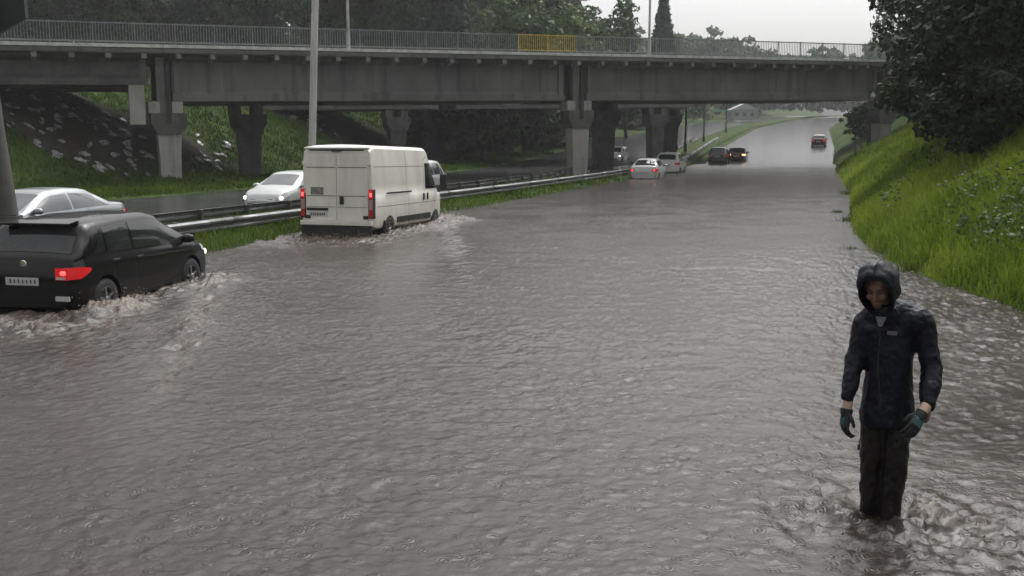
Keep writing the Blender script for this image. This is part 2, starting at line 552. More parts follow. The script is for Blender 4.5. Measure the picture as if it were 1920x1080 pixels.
def build_ground():
    ys = np.concatenate([np.linspace(-60, 4, 24), np.geomspace(4.5, 700, 330)])
    # lateral stations: dense round the road, coarse outside
    ts = np.concatenate([-np.geomspace(700, 34, 30), np.linspace(-33, -15.6, 50), np.linspace(-15.4, -3.4, 12),
                         [-3.01, -2.99, -2.4, -1.8, -1.2, -.6, 0, .25, .5, .64, .66, .8, .95, 1.1, 1.2, 1.35, 1.5, 1.62], np.linspace(2, 12, 10),
                         np.linspace(12.4, 32, 64), np.geomspace(33, 700, 30)])
    Y, T = np.meshgrid(ys, ts, indexing='ij')
    X = T + G(Y)
    Z = ground_z(X, Y)
    V = np.stack([X, Y, Z], -1).reshape(-1, 3)
    a, b = X.shape
    idx = np.arange(a * b).reshape(a, b)
    F = np.stack([idx[:-1, :-1], idx[:-1, 1:], idx[1:, 1:], idx[1:, :-1]], -1).reshape(-1, 4)
    me = np_mesh('ground', V, F, {'soil': ('POINT', under_bridge(X, Y).ravel())})
    o = link('ground', me, 'ground')
    me.shade_smooth()
    tag(o, kind='structure')
build_ground()

def strip(name, t0, t1, y0, y1, zf, m, n=200, k=7):
    ys = np.linspace(y0, y1, n)
    fr = np.linspace(0, 1, k)
    Y = np.repeat(ys[:, None], k, 1)
    T = t0(Y) * (1 - fr) + t1(Y) * fr
    X = T + G(Y)
    Z = zf(X, Y)
    V = np.stack([X, Y, Z], -1).reshape(-1, 3)
    idx = np.arange(n * k).reshape(n, k)
    F = np.stack([idx[:-1, :-1], idx[:-1, 1:], idx[1:, 1:], idx[1:, :-1]], -1).reshape(-1, 4)
    me = np_mesh(name, V, F)
    me.shade_smooth()
    return tag(link(name, me, m), kind='structure')

strip('road', lambda y: 1.7 + 0 * y, lambda y: RW(y) - .7, -40, 420, lambda x, y: BED + rise(y), 'asphalt')
strip('oncoming_road', lambda y: -15.2 + 0 * y, lambda y: -3.2 + 0 * y, -40, 420, lambda x, y: .0 + rise(y), 'asphalt')

# ------------------------------------------------------------------ the flood
PERSON = (2.48, 6.52)
VAN = dict(rear=(-4.45, 25.8), head=R(16.0))
BLACK = dict(rear=(-7.0, 14.35), head=R(10.5))

def build_water():
    ny, nx = 830, 640
    ys = np.geomspace(3.2, 97, ny)
    fr = np.linspace(0, 1, nx)
    Y = np.repeat(ys[:, None], nx, 1)
    tl, tr = .3, RW(ys)[:, None] + .5
    X = G(Y) + tl + (tr - tl) * fr
    D2 = fft_noise(1024, 1.35, 11, 10, 300)
    D3 = fft_noise(1024, .8, 12, 24, 420)
    TU = fft_noise(1024, 1.3, 13, 6, 220)
    ca, sa = math.cos(.5), math.sin(.5)
    Xr, Yr = X * ca - Y * sa, X * sa + Y * ca
    lod = np.clip(1.6 - Y / 30, .25, 1)
    calm = .0046 * samp(D2, X, Y * 1.15, 9.7) + .0036 * samp(D3, Xr, Yr, 6.3) * lod
    calm *= np.clip(.8 + .5 * samp(N_LOW, X + 9, Y, 31.0), .3, 1.6) * np.clip(1.15 - Y / 40, .35, 1)
    turb = np.zeros_like(X); mound = np.zeros_like(X); foam = np.zeros_like(X)
    def local(p, head):
        s, c = math.sin(head), math.cos(head)
        dx, dy = X - p[0], Y - p[1]
        return dx * s + dy * c, dx * c - dy * s         # forward, right
    def blob(cx, cy, rx, ry, head=0.0):
        a, b = local((cx, cy), head)
        return np.exp(-(a / ry) ** 2 - (b / rx) ** 2)
    # person: water heaping round the shins, a swirl drawn down to the right
    dp = np.hypot(X - PERSON[0], (Y - PERSON[1]))
    turb += .75 * np.exp(-(dp / .7) ** 2) + .6 * blob(PERSON[0] + .55, PERSON[1] - .35, 1.0, .55)
    mound += .035 * np.exp(-((dp - .30) / .12) ** 2) + .012 * np.cos(dp * 22) * np.exp(-(dp / .9) ** 2)
    foam += .26 * np.exp(-((dp - .30) / .12) ** 2) + .24 * blob(PERSON[0] + .25, PERSON[1] - .30, .6, .22)
    # right-hand shallows run broken over the verge
    tt = X - G(Y)
    edge = np.exp(-((RW(Y) - tt) / 3.2) ** 2)
    turb += .55 * edge * np.exp(-((Y - 11) / 9) ** 2)
    foam += .10 * edge * np.exp(-((Y - 10) / 8) ** 2)
    # van
    f, r = local(VAN['rear'], VAN['head'])
    side = np.exp(-((np.abs(r) - 1.25) / .55) ** 2) * np.exp(-((f - 2.6) / 2.9) ** 2)
    rear = np.exp(-((f + 1.1) / 1.5) ** 2) * np.exp(-(r / 1.8) ** 2)
    bow = np.exp(-((f - 5.3) / .9) ** 2) * np.exp(-((np.abs(r) - 1.1) / .6) ** 2)
    wake = np.zeros_like(X)
    for sgn in (-1, 1):
        off = sgn * r - 1.1 - .38 * (5.2 - f)
        wake += np.exp(-(off / .35) ** 2) * np.clip((5.2 - f) / 2, 0, 1) * np.clip((f + 9) / 9, 0, 1)
    turb += 1.5 * side + 1.25 * rear + 1.6 * bow + .5 * wake
    mound += .07 * side + .12 * bow + .05 * wake * np.cos((5.2 - f) * 1.1)
    foam += .85 * side + .6 * rear + 1.1 * bow + .2 * wake
    # black hatchback
    f, r = local(BLACK['rear'], BLACK['head'])
    side = np.exp(-((r - 1.02) / .42) ** 2) * np.exp(-((f - 1.7) / 2.3) ** 2)
    whl = np.exp(-((f - .35) / .45) ** 2) * np.exp(-((r - 1.15) / .45) ** 2)
    frw = np.exp(-((f - 3.6) / .5) ** 2) * np.exp(-((r - 1.15) / .45) ** 2)
    rear = np.exp(-((f + .9) / 1.0) ** 2) * np.exp(-((r - .2) / 1.8) ** 2)
    off = r - 1.0 - .42 * (4.0 - f)
    wake = np.exp(-(off / .3) ** 2) * np.clip((4.0 - f) / 2, 0, 1) * np.clip((f + 6) / 5, 0, 1)
    turb += 1.2 * side + 1.5 * whl + 1.3 * frw + 1.5 * rear + .9 * wake
    mound += .05 * side + .12 * whl + .07 * frw + .05 * wake * np.cos((4 - f) * 1.3)
    foam += .55 * side + 1.0 * whl + .75 * frw + .6 * rear + .45 * wake
    # cars ahead
    for cx, cy in ((8.1, 62.0), (11.2, 73.5), (20.0, 99.0)):
        b = blob(cx, cy - 1.0, 1.8, 3.0, R(17))
        turb += 1.2 * b; foam += .25 * b
    # a standing ripple line across the road and heavier swell under the overpass
    line = Y - (19.2 + .05 * X + .35 * samp(N_LOW, X, Y * 0, 22.0))
    amp = np.clip((X + 3.5) / 2, 0, 1) * np.clip((8.0 - X) / 3, 0, 1)
    mound += .5 * amp * (-.020 * np.exp(-(line / .14) ** 2) + .010 * np.exp(-((line - .40) / .2) ** 2)) * (.4 + .8 * np.clip(samp(N_LOW, X * 3, Y, 17.0), -.4, 1))
    for yy, aa in ((66, .05), (72, .07), (79, .09), (86, .08), (91, .05)):
        line = Y - (yy + 1.6 * samp(N_LOW, X, Y * .2, 40.0))
        mound += aa * np.exp(-(line / .9) ** 2) * np.clip((X - G(Y) - 2) / 5, 0, 1)
    Z = calm + mound + turb * (.023 * samp(TU, X, Y, 7.4) + .006 * samp(D3, X, Y, 5.3) * lod)
    peak = np.clip(samp(TU, X, Y, 6.4) * .5 + .55, 0, 1.6)
    foam = np.clip(foam * peak, 0, 1)
    # rings where the nearer raindrops have struck
    r2 = np.random.default_rng(5)
    for _ in range(6500):
        u, v = r2.random(), r2.random()
        y0 = 3.6 * (24 / 3.6) ** u
        i = int(np.searchsorted(ys, y0)); j = int(v * (nx - 1))
        x0 = X[i, j]
        rad = r2.uniform(.02, .10)
        w = .03 + rad * 2
        di = max(2, int(w / (ys[i] * .0041)) + 1); dj = max(2, int(w / .024) + 1)
        a, b, c, d = max(0, i - di), min(ny, i + di), max(0, j - dj), min(nx, j + dj)
        q = np.hypot(X[a:b, c:d] - x0, Y[a:b, c:d] - y0)
        Z[a:b, c:d] += r2.uniform(.003, .008) * (np.exp(-((q - rad) / .016) ** 2) - .6 * np.exp(-((q - rad * .5) / .02) ** 2))
    V = np.stack([X, Y, Z], -1).reshape(-1, 3)
    idx = np.arange(ny * nx).reshape(ny, nx)
    F = np.stack([idx[:-1, :-1], idx[:-1, 1:], idx[1:, 1:], idx[1:, :-1]], -1).reshape(-1, 4)
    me = np_mesh('flood_water', V, F, {'foam': ('POINT', foam.ravel())})
    me.shade_smooth()
    tag(link('flood_water', me, 'water'), kind='structure')
    # the same flood behind the camera, where nothing shows
    me = np_mesh('flood_water_behind', np.array([(-40, -40, -.01), (6, -40, -.01), (7.2, 3.2, -.01), (-12.4, 3.2, -.01)], float), np.array([[0, 1, 2, 3]]), {'foam': ('POINT', np.zeros(4))})
    tag(link('flood_water', me, 'water'), kind='structure')
build_water()

# ------------------------------------------------------------------ spray thrown up by wheels
def spray(name, label, pts, n, seed):
    """pts: (centre xyz, spread, throw) -> droplets and tongues of water"""
    r = np.random.default_rng(seed)
    V, F = [], []
    oct_v = np.array([(1, 0, 0), (-1, 0, 0), (0, 1, 0), (0, -1, 0), (0, 0, 1), (0, 0, -1)], float)
    oct_f = [(0, 2, 4), (2, 1, 4), (1, 3, 4), (3, 0, 4), (2, 0, 5), (1, 2, 5), (3, 1, 5), (0, 3, 5)]
    for c, sp, th in pts:
        for _ in range(n):
            p = np.array(c) + r.normal(0, 1, 3) * np.array(sp)
            p[2] = abs(r.normal(0, 1)) ** 1.3 * sp[2] + .01
            s = r.uniform(.003, .011) * th
            v = oct_v * s * np.array((1, 1, r.uniform(.8, 2.0))) + p
            k = len(V)
            V += [tuple(q) for q in v]
            F += [tuple(i + k for i in f) for f in oct_f]
    me = np_mesh(name, np.array(V), np.array(F))
    o = link(name, me, mat('spray', (.30, .27, .24), .3, var=.2, scale=6))
    tag(o, label, 'spray', kind='stuff')

# ------------------------------------------------------------------ overpasses
AX0 = Vector((-17.9, 55.0, 0)); AXD = Vector((45.3, 22.0, 0)).normalized(); AXN = Vector((-AXD.y, AXD.x, 0))
GRADE = .0172
def bp(a, n, z):
    """bridge coordinates: a along, n away from the viewer, z above the underside at a=0"""
    p = AX0 + AXD * a + AXN * n
    return Vector((p.x, p.y, 4.39 + GRADE * a + z))

def bbox(mb, a0, a1, n0, n1, z0, z1):
    v = [bp(a, n, z) for a in (a0, a1) for n in (n0, n1) for z in (z0, z1)]
    return mb.add(v, [(0, 1, 3, 2), (4, 6, 7, 5), (0, 4, 5, 1), (2, 3, 7, 6), (0, 2, 6, 4), (1, 5, 7, 3)])

SPANS = [(-26, -1.4, .85), (-.2, 23.6, 0), (25.2, 50.2, 0), (51.4, 76, .75)]   # a0, a1, underside
WID = 9.6
def overpass(no, off, label, near):
    root = thing('overpass', label, 'overpass', bp(25, off, -4.8))
    inv = Matrix.Translation(-root.location)
    def put(mb, name, m, par=None, **k):
        base = root.location if par is None else Vector((0, 0, 0))
        mb.v = [tuple(Vector(p) - root.location) for p in mb.v]
        return mb.build(name, m, par or root, **k)
    # deck
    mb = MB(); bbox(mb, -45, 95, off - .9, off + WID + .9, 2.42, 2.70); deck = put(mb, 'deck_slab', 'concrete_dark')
    for n0, n1 in ((off - .98, off - .55), (off + WID + .55, off + WID + .98)):
        mb = MB(); bbox(mb, -45, 95, n0, n1, 2.703, 2.87); put(mb, 'kerb', 'kerb_edge', deck)
    mb = MB(); bbox(mb, -45, 95, off - .93, off - .905, 2.47, 2.66); put(mb, 'fascia_board', 'concrete', deck)
    # girders
    ng = 4
    for a0, a1, z0 in SPANS:
        for g in range(ng):
            n = off + .35 + g * (WID - .7) / (ng - 1)
            # I-section: bottom flange, web, top flange
            w = MB()
            h = .36
            prof = [(-h, z0), (h, z0), (h, z0 + .32), (.17, z0 + .55), (.17, 2.05), (.42, 2.25), (.42, 2.418), (-.42, 2.418), (-.42, 2.25),
                    (-.17, 2.05), (-.17, z0 + .55), (-h, z0 + .32)]
            A = [bp(a0, n + q[0], q[1]) for q in prof]; B = [bp(a1, n + q[0], q[1]) for q in prof]
            k = len(prof)
            w.add(A + B, [tuple(range(k)), tuple(range(k, 2 * k))[::-1]] + [(i, k + i, k + (i + 1) % k, (i + 1) % k) for i in range(k)])
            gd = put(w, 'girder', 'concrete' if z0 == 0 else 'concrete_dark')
            if g == 0 and near:
                # end stiffeners and drain stains
                for ae in (a0 + .25, a1 - .25):
                    s = MB(); bbox(s, ae - .16, ae + .16, n - .34, n - .172, z0 + .33, 2.24); put(s, 'stiffener', 'concrete', gd)
                for _ in range(0):
                    pass
        # diaphragm slab between girders at each end
        for ae in (a0 + .5, a1 - .5):
            d = MB(); bbox(d, ae - .12, ae + .12, off + .53, off + WID - .53, z0 + .4, 2.3); put(d, 'diaphragm', 'concrete_dark')
    # cantilever brackets under the near edge
    if near:
        a = -24.0
        while a < 74:
            s = MB()
            poly = [(-.88, 2.416), (-.06, 2.416), (-.06, 2.02), (-.88, 2.17)]
            A = [bp(a - .13, off + q[0], q[1]) for q in poly]; B = [bp(a + .13, off + q[0], q[1]) for q in poly]
            s.add(A + B, [(3, 2, 1, 0), (4, 5, 6, 7)] + [(i, (i + 1) % 4, 4 + (i + 1) % 4, 4 + i) for i in range(4)])
            put(s, 'bracket', 'bracket_concrete', deck)
            a += 1.72
    # railings
    for n, front in ((off - .78, True), (off + WID + .78, False)):
        a = -40.0
        step = 2.0
        while a < 88:
            yel = near and front and 19.5 < a < 23.5
            pm = 'yellow_paint' if yel else 'rail_paint'
            s = MB()
            bbox(s, a, a + step - .05, n - .03, n + .03, 3.89, 3.95)
            bbox(s, a, a + step - .05, n - .02, n + .02, 3.0, 3.04)
            k = a + .11
            while k < a + step - .08:
                bbox(s, k - .014, k + .014, n - .012, n + .012, 3.043, 3.887)
                k += .145
            o = put(s, 'railing_panel', pm); o['kind'] = 'stuff'
            s = MB(); bbox(s, a - .045, a - .002, n - .04, n + .04, 2.873, 3.98); put(s, 'railing_post', pm)
            a += step
    # piers: rows of two columns along the road, caps with bearing blocks
    return root, put

def pier(root, put, a, n, base_z, wide, sgn, light):
    """one column with its hammerhead; base_z is the world height it grows from"""
    zb = base_z - (4.39 + GRADE * a)
    mb = MB()
    h = wide / 2
    # tapered column, wider at the head
    def ring(z, hx, hn): return [bp(a - hx, n - hn, z), bp(a + hx, n - hn, z), bp(a + hx, n + hn, z), bp(a - hx, n + hn, z)]
    rs = [ring(zb - .5, h * .82, h * .75), ring(zb + 1.5, h * .9, h * .78), ring(-1.75, h, h * .8)]
    mb.add([p for r in rs for p in r], [(3, 2, 1, 0), (8, 9, 10, 11)] + [(i * 4 + k, i * 4 + (k + 1) % 4, i * 4 + 4 + (k + 1) % 4, i * 4 + 4 + k) for i in range(2) for k in range(4)])
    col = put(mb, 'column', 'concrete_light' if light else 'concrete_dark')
    mb = MB()
    prof = [(-h * 1.0, -1.747), (h * 1.0, -1.747), (h * 1.5, -1.15), (h * 1.5, -.62), (-h * 1.5, -.62), (-h * 1.5, -1.15)]
    A = [bp(a + q[0], n - h * .95, q[1]) for q in prof]; B = [bp(a + q[0], n + h * .95, q[1]) for q in prof]
    k = len(prof)
    mb.add(A + B, [tuple(range(k))[::-1], tuple(range(k, 2 * k))] + [(i, (i + 1) % k, k + (i + 1) % k, k + i) for i in range(k)])
    cap = put(mb, 'pier_cap', 'concrete_dark')
    for da in (-h * 1.2, h * .75):
        s = MB(); bbox(s, a + da - .28, a + da + .28, n - h * .9, n + h * .9, -.617, -.02); put(s, 'bearing_block', 'concrete_light' if light else 'concrete', cap)
    if light:
        s = MB(); bbox(s, a - .11, a + .11, n - h * 1.02, n - h * .97, -1.2, 2.0); put(s, 'drain_pipe', 'stain')

b1, put1 = overpass(1, 0.0, 'dark concrete girder overpass with railing crossing above the flooded road, the nearer one', True)
b2, put2 = overpass(2, 21.5, 'second concrete overpass half hidden behind the nearer one, seen from below', False)
def along(a, n, k):
    """slide k metres along the road direction from bridge point (a,n)"""
    d = Vector((.30, .954, 0)); 
    return a + k * d.dot(AXD), n + k * d.dot(AXN)
for a0, bz in ((-.8, .25), (24.4, .1), (50.8, 1.0)):
    for k, rt, pt, lt in ((.5, b1, put1, True), (8.4, b1, put1, False), (30.6, b2, put2, False), (39.5, b2, put2, False)):
        aa, nn = along(a0, 0, k)
        p = bp(aa, nn, 0)
        gz = float(ground_z(p.x, p.y, False))
        pier(rt, pt, aa, nn, min(gz, 3.0), 1.22 if lt else 1.35, 1, lt)
# tall pale upstand beside the left span's end and the right one
for a, z1 in ((-1.95, .84), (52.3, .74)):
    s = MB(); bbox(s, a - .45, a + .32, -.12, .3, -1.2, z1); put1(s, 'end_block', 'concrete_light')
for a in (-.8, 24.4, 50.8):
    s = MB(); bbox(s, a - .22, a + .22, -.1, .25, -1.4, 2.28); put1(s, 'joint_pilaster', 'concrete')

# lamps on the overpass edge
def street_lamp(name, loc, h, r0, r1, label, group=None, lean=(0, 0), arm=True, m='lamp_steel', armdir=(0, 1)):
    t = thing(name, label, 'street lamp', loc, 0, group)
    pts = [(lean[0] * h * f, lean[1] * h * f, h * f) for f in (0, .3, .6, 1)]
    p = MB().tube(pts, [r0, r0 + (r1 - r0) * .3, r0 + (r1 - r0) * .6, r1], 10).build('pole', m, t, smooth=True)
    MB().lathe([(r0 * 1.02, .9), (r0 * 1.35, .86), (r0 * 1.35, 0), (0, 0)], 12, 'z').build('base_sleeve', m, t, smooth=True)
    if arm:
        x, y, z = pts[-1]
        dx, dy = armdir
        MB().tube([(x, y, z - .05), (x + dx * .8, y + dy * .8, z + .35), (x + dx * 2.0, y + dy * 2.0, z + .5)], [r1, r1 * .8, r1 * .7], 8).build('arm', m, t, smooth=True)
        hd = MB().box((x + dx * 2.4, y + dy * 2.4, z + .5), (.3 + abs(dx) * .5, .3 + abs(dy) * .5, .14)).build('lamp_head', m, t, bevel=.04)
    return t
for a, lb in ((-9.6, 'thin grey lamp pole rising from the overpass near its left end'),
              (9.4, 'thin pale lamp pole on the overpass above the white van'),
              (29.6, 'thin grey lamp pole on the overpass against the pale sky, left of the gap'),
              (51.0, 'thin pale lamp pole on the overpass beside the drooping birch')):
    street_lamp('street_lamp', bp(a, -.45, 2.875), 8.5, .085, .05, lb, 'lamp poles on the overpass', armdir=(-AXD.y, AXD.x))

# leaning lamp post in the median, the stout post by the left edge
street_lamp('street_lamp', (-6.2, 31.2, .1), 12, .115, .095, 'leaning grey lamp post rising behind the white van', lean=(.05, .0), armdir=(1, .2))
t = thing('concrete_post', 'stout dark concrete post with a dark panel on top at the left edge', 'post', (-9.50, 18.9, .1))
MB().tube([(0, 0, -.4), (0, 0, .95)], [.36, .34], 16).build('plinth', 'post_concrete', t, smooth=True)
MB().tube([(0, 0, .953), (-.10, 0, 2.6), (-.20, 0, 5.2)], [.27, .22, .17], 16).build('shaft', 'post_concrete', t, smooth=True)
pn = MB().prism([(-1.4, -.4), (.15, -.38), (.77, -.05), (.77, 1.6), (-1.4, 1.6)], (-.20, .22, 4.62), (1, 0, 0), (0, 0, 1), (0, 1, 0), .12).build('panel', 'dark_panel', t)
MB().box((.42, .20, 4.92), (.32, .03, .035), (0, .12, 0)).build('edge_strip', 'kerb_edge', pn)

# ------------------------------------------------------------------ guardrails in the median
def guardrail(label, off, ya, yb, hgt, side):
    root = thing('guardrail', label, 'guardrail', (float(G(ya)) + float(off(ya)), ya, 0))
    prof = [(0.0, .155), (.035, .145), (.075, .105), (.075, .055), (.012, .025), (.012, -.025), (.075, -.055), (.075, -.105), (.035, -.145), (0, -.155)]
    y = ya
    i = 0
    while y < yb:
        L = 4.0 if y < 70 else 8.0
        pts = []
        for k in range(5):
            yy = y + (L - .01) * k / 4
            pts.append((float(G(yy)) + float(off(yy)), yy, hgt + float(rise(yy)) - .16))
        P = []
        for k, p in enumerate(pts):
            q = pts[min(k + 1, 4)]; q0 = pts[max(k - 1, 0)]
            d = Vector((q[0] - q0[0], q[1] - q0[1], 0)).normalized()
            nn = Vector((d.y, -d.x, 0)) * side
            P.append([Vector(p) + nn * u + Vector((0, 0, v)) - root.location for u, v in prof])
        mb = MB().grid(P)
        o = mb.build('rail', 'galv', root, smooth=30)
        md = o.modifiers.new('s', 'SOLIDIFY'); md.thickness = .012
        for yy in ([y + .02] if y >= 70 else [y + .02, y + 2.02]):
            x = float(G(yy)) + float(off(yy)); gz = float(rise(yy))
            MB().box(Vector((x - .07 * side, yy, gz + (hgt + .02) / 2 - .1)) - root.location, (.12, .09, hgt + .2), (0, 0, -.3)).build('post', 'post_steel', root)
        y += L
    return root
def sep(y): return -2.2 - 1.9 * math.exp(-((y - 69) / 13) ** 2) - .6 * min(1, max(0, (y - 90) / 20))
guardrail('galvanised guardrail along the flooded lane, in front of its twin', lambda y: 0.0, 9, 132, .56, 1)
guardrail('darker guardrail beyond the grass strip, along the oncoming lanes', sep, 9, 132, .58, -1)

# ------------------------------------------------------------------ vehicles
def gsm(x, v, sig):
    k = int(3 * sig / (x[1] - x[0])) + 1
    w = np.exp(-.5 * (np.arange(-k, k + 1) * (x[1] - x[0]) / sig) ** 2); w /= w.sum()
    return np.convolve(np.concatenate([[v[0]] * k, v, [v[-1]] * k]), w, 'valid')

class Shape:
    """a car's outer skin, described by side profile, belt line and plan"""
    def __init__(s, top, belt, plan, roofw, z0=.19, sig=.035):
        s.x0, s.x1 = top[0][0], top[-1][0]
        s.X = np.linspace(s.x0, s.x1, 900)
        ip = lambda p: np.interp(s.X, [q[0] for q in p], [q[1] for q in p])
        s.T = gsm(s.X, ip(top), sig); s.B = gsm(s.X, ip(belt), .08)
        s.W = gsm(s.X, ip(plan), sig); s.RF = gsm(s.X, ip(roofw), .08)
        s.z0 = z0
    def top(s, x): return np.interp(x, s.X, s.T)
    def ring(s, x):
        zt = float(np.interp(x, s.X, s.T)); zb = min(float(np.interp(x, s.X, s.B)), zt - .025)
        w = float(np.interp(x, s.X, s.W)); wr = float(np.interp(x, s.X, s.RF))
        e = min(x - s.x0, s.x1 - x)
        z0 = s.z0 + .10 * max(0, 1 - e / .35) ** 2
        g = min(1, max(0, (zt - zb) / .36))
        we = w * .93 * (1 - g) + min(wr, w * .93) * g
        p = [(0, z0), (w * .6, z0), (w * .88, z0 + .015), (w * .955, z0 + .07)]
        zm = z0 + (zb - z0) * .5
        p += [(w * .985, z0 + .18 if zb - z0 > .4 else z0 + (zb - z0) * .4), (w, zm), (w * .995, zm + (zb - zm) * .5), (w * .975, zb - .045 * min(1, (zb - zm) / .1)), (w * .945, zb)]
        ze = zt - .075 * g - .012
        for k in (.2, .4, .6, .8, 1.0):
            y = w * .94 * (1 - k) + we * k + .03 * g * math.sin(k * math.pi * .9)
            p.append((y, zb + (ze - zb) * k))
        i = len(p)
        p += [(we * .965, zt - .04 * g - .006), (we * .90, zt - .012 * g), (we * .72, zt + .004), (we * .4, zt + .016), (0, zt + .022)]
        return p
    def y_at(s, x, z):
        p = s.ring(x)[4:15]
        return float(np.interp(z, [q[1] for q in p], [q[0] for q in p]))
    def z_at(s, x, y):
        p = s.ring(x)[13:][::-1]
        return float(np.interp(abs(y), [q[0] for q in p], [q[1] for q in p]))
    def body(s, n=90):
        u = np.linspace(0, 1, n)
        # closer stations at both ends
        xs = s.x0 + (s.x1 - s.x0) * (u - .10 * np.sin(2 * np.pi * u) * .9)
        mb = MB()
        rows = []
        for x in xs:
            h = s.ring(float(x))
            full = [(float(x), -y, z) for y, z in h] + [(float(x), y, z) for y, z in h[-2:0:-1]]
            rows.append(full)
        k = len(rows[0])
        V = [p for r in rows for p in r]
        F = [(i * k + j, (i + 1) * k + j, (i + 1) * k + (j + 1) % k, i * k + (j + 1) % k) for i in range(n - 1) for j in range(k)]
        F += [tuple(range(k)), tuple(range((n - 1) * k, n * k))[::-1]]
        mb.add(V, F)
        return mb
    def side(s, sgn, xs, lo, hi, off=.006, nz=5):
        P = []
        for x in xs:
            a, b = lo(x), hi(x)
            P.append([(x, sgn * (s.y_at(x, a + (b - a) * k / nz) + off), a + (b - a) * k / nz) for k in range(nz + 1)])
        return MB().grid(P)
    def over(s, xs, half, off=.007, ny=9):
        P = []
        for x in xs:
            hw = half(x)
            row = []
            for k in range(ny + 1):
                y = -hw + 2 * hw * k / ny
                z = s.z_at(x, y); dz = (s.top(x + .02) - s.top(x - .02)) / .04
                q = math.hypot(1, dz)
                row.append((x - dz / q * off, y, z + off / q))
            P.append(row)
        return MB().grid(P)
    def seam(s, sgn, pts, w=.009, off=.003):
        P = []
        for i in range(len(pts)):
            a, b = pts[max(i - 1, 0)], pts[min(i + 1, len(pts) - 1)]
            d = Vector((b[0] - a[0], b[1] - a[1])).normalized()
            nx, nz = -d.y * w / 2, d.x * w / 2
            r = []
            for q in (-1, 1):
                x, z = pts[i][0] + q * nx, pts[i][1] + q * nz
                r.append((x, sgn * (s.y_at(x, z) + off), z))
            P.append(r)
        return MB().grid(P)

def lin(a, b, n): return list(np.linspace(a, b, n))
def seg(*pts):
    out = []
    for a, b in zip(pts[:-1], pts[1:]):
        for k in range(8):
            out.append((a[0] + (b[0] - a[0]) * k / 8, a[1] + (b[1] - a[1]) * k / 8))
    return out + [pts[-1]]

def cut_arches(o, axles, halfw, rad):
    mb = MB()
    for ax in axles:
        for sg in (-1, 1):
            k = 28
            yA, yB = sg * (halfw - .26), sg * (halfw + .2)
            v = [(ax + rad * math.cos(2 * math.pi * i / k), yy, .315 + rad * math.sin(2 * math.pi * i / k)) for yy in (yA, yB) for i in range(k)]
            f = [tuple(range(k)), tuple(range(k, 2 * k))[::-1]] + [(i, k + i, k + (i + 1) % k, (i + 1) % k) for i in range(k)]
            mb.add(v, f)
    c = link('cutter', mb.mesh('cutter'))
    for ob in (o, c):
        bm = bmesh.new(); bm.from_mesh(ob.data)
        bmesh.ops.recalc_face_normals(bm, faces=bm.faces); bm.to_mesh(ob.data); bm.free()
    md = o.modifiers.new('b', 'BOOLEAN'); md.operation = 'DIFFERENCE'; md.object = c; md.solver = 'EXACT'
    bpy.context.view_layer.update()
    dg = bpy.context.evaluated_depsgraph_get()
    me = bpy.data.meshes.new_from_object(o.evaluated_get(dg))
    o.modifiers.clear()
    o.data = me
    bpy.data.objects.remove(c)
    smooth_by_angle(me, 34)

def wheel(parent, x, y, r, w, sgn, spokes=5, hub='alloy'):
    t = MB().lathe([(r * .62, -w / 2), (r * .9, -w / 2), (r * .98, -w * .36), (r, -w * .2), (r, w * .2), (r * .98, w * .36), (r * .9, w / 2), (r * .62, w / 2)], 28, 'y', (x, y, r)).build('wheel', 'tyre', parent, smooth=50)
    yo = y + sgn * w * .36
    m = MB().lathe([(r * .63, yo - sgn * .02 - y), (r * .63, yo - y + sgn * .02), (r * .56, yo - y + sgn * .018), (r * .54, yo - y - sgn * .03)], 28, 'y', (x, y, r))
    for k in range(spokes):
        a = 2 * math.pi * k / spokes + .4
        c, s_ = math.cos(a), math.sin(a)
        m.box((x + c * r * .32, yo, r + s_ * r * .32), (r * .5, .03, r * .13), (0, -a, 0))
    m.lathe([(r * .15, .03 * sgn), (r * .13, .045 * sgn), (0, .045 * sgn)], 12, 'y', (x, yo, r))
    m.build('rim', hub, t, smooth=40)
    MB().lathe([(r * .6, -.02 * sgn), (0, -.02 * sgn)], 20, 'y', (x, yo - .02 * sgn, r)).build('brake_disc', 'post_steel', t)
    return t

def place(root, rear, head, z, pitch=0.0):
    """put a vehicle (local +x forward, origin at its tail) with its tail's middle at rear"""
    root.location = (rear[0], rear[1], z)
    root.rotation_euler = (0, pitch, math.pi / 2 - head)

def plate_marks(parent, x, z, w, h, face):
    p = MB().box((x, 0, z), (.012, w, h)).build('licence_plate', 'plate', parent)
    m = MB()
    k = 0
    for cw in (.05, .04, .04, .04, .05, .045, .06):
        yy = -w * .40 + k * w * .125
        m.box((x + face * .0085, yy, z), (.003, cw * .5, h * .5)); k += 1
    m.build('plate_lettering', 'ink', p)

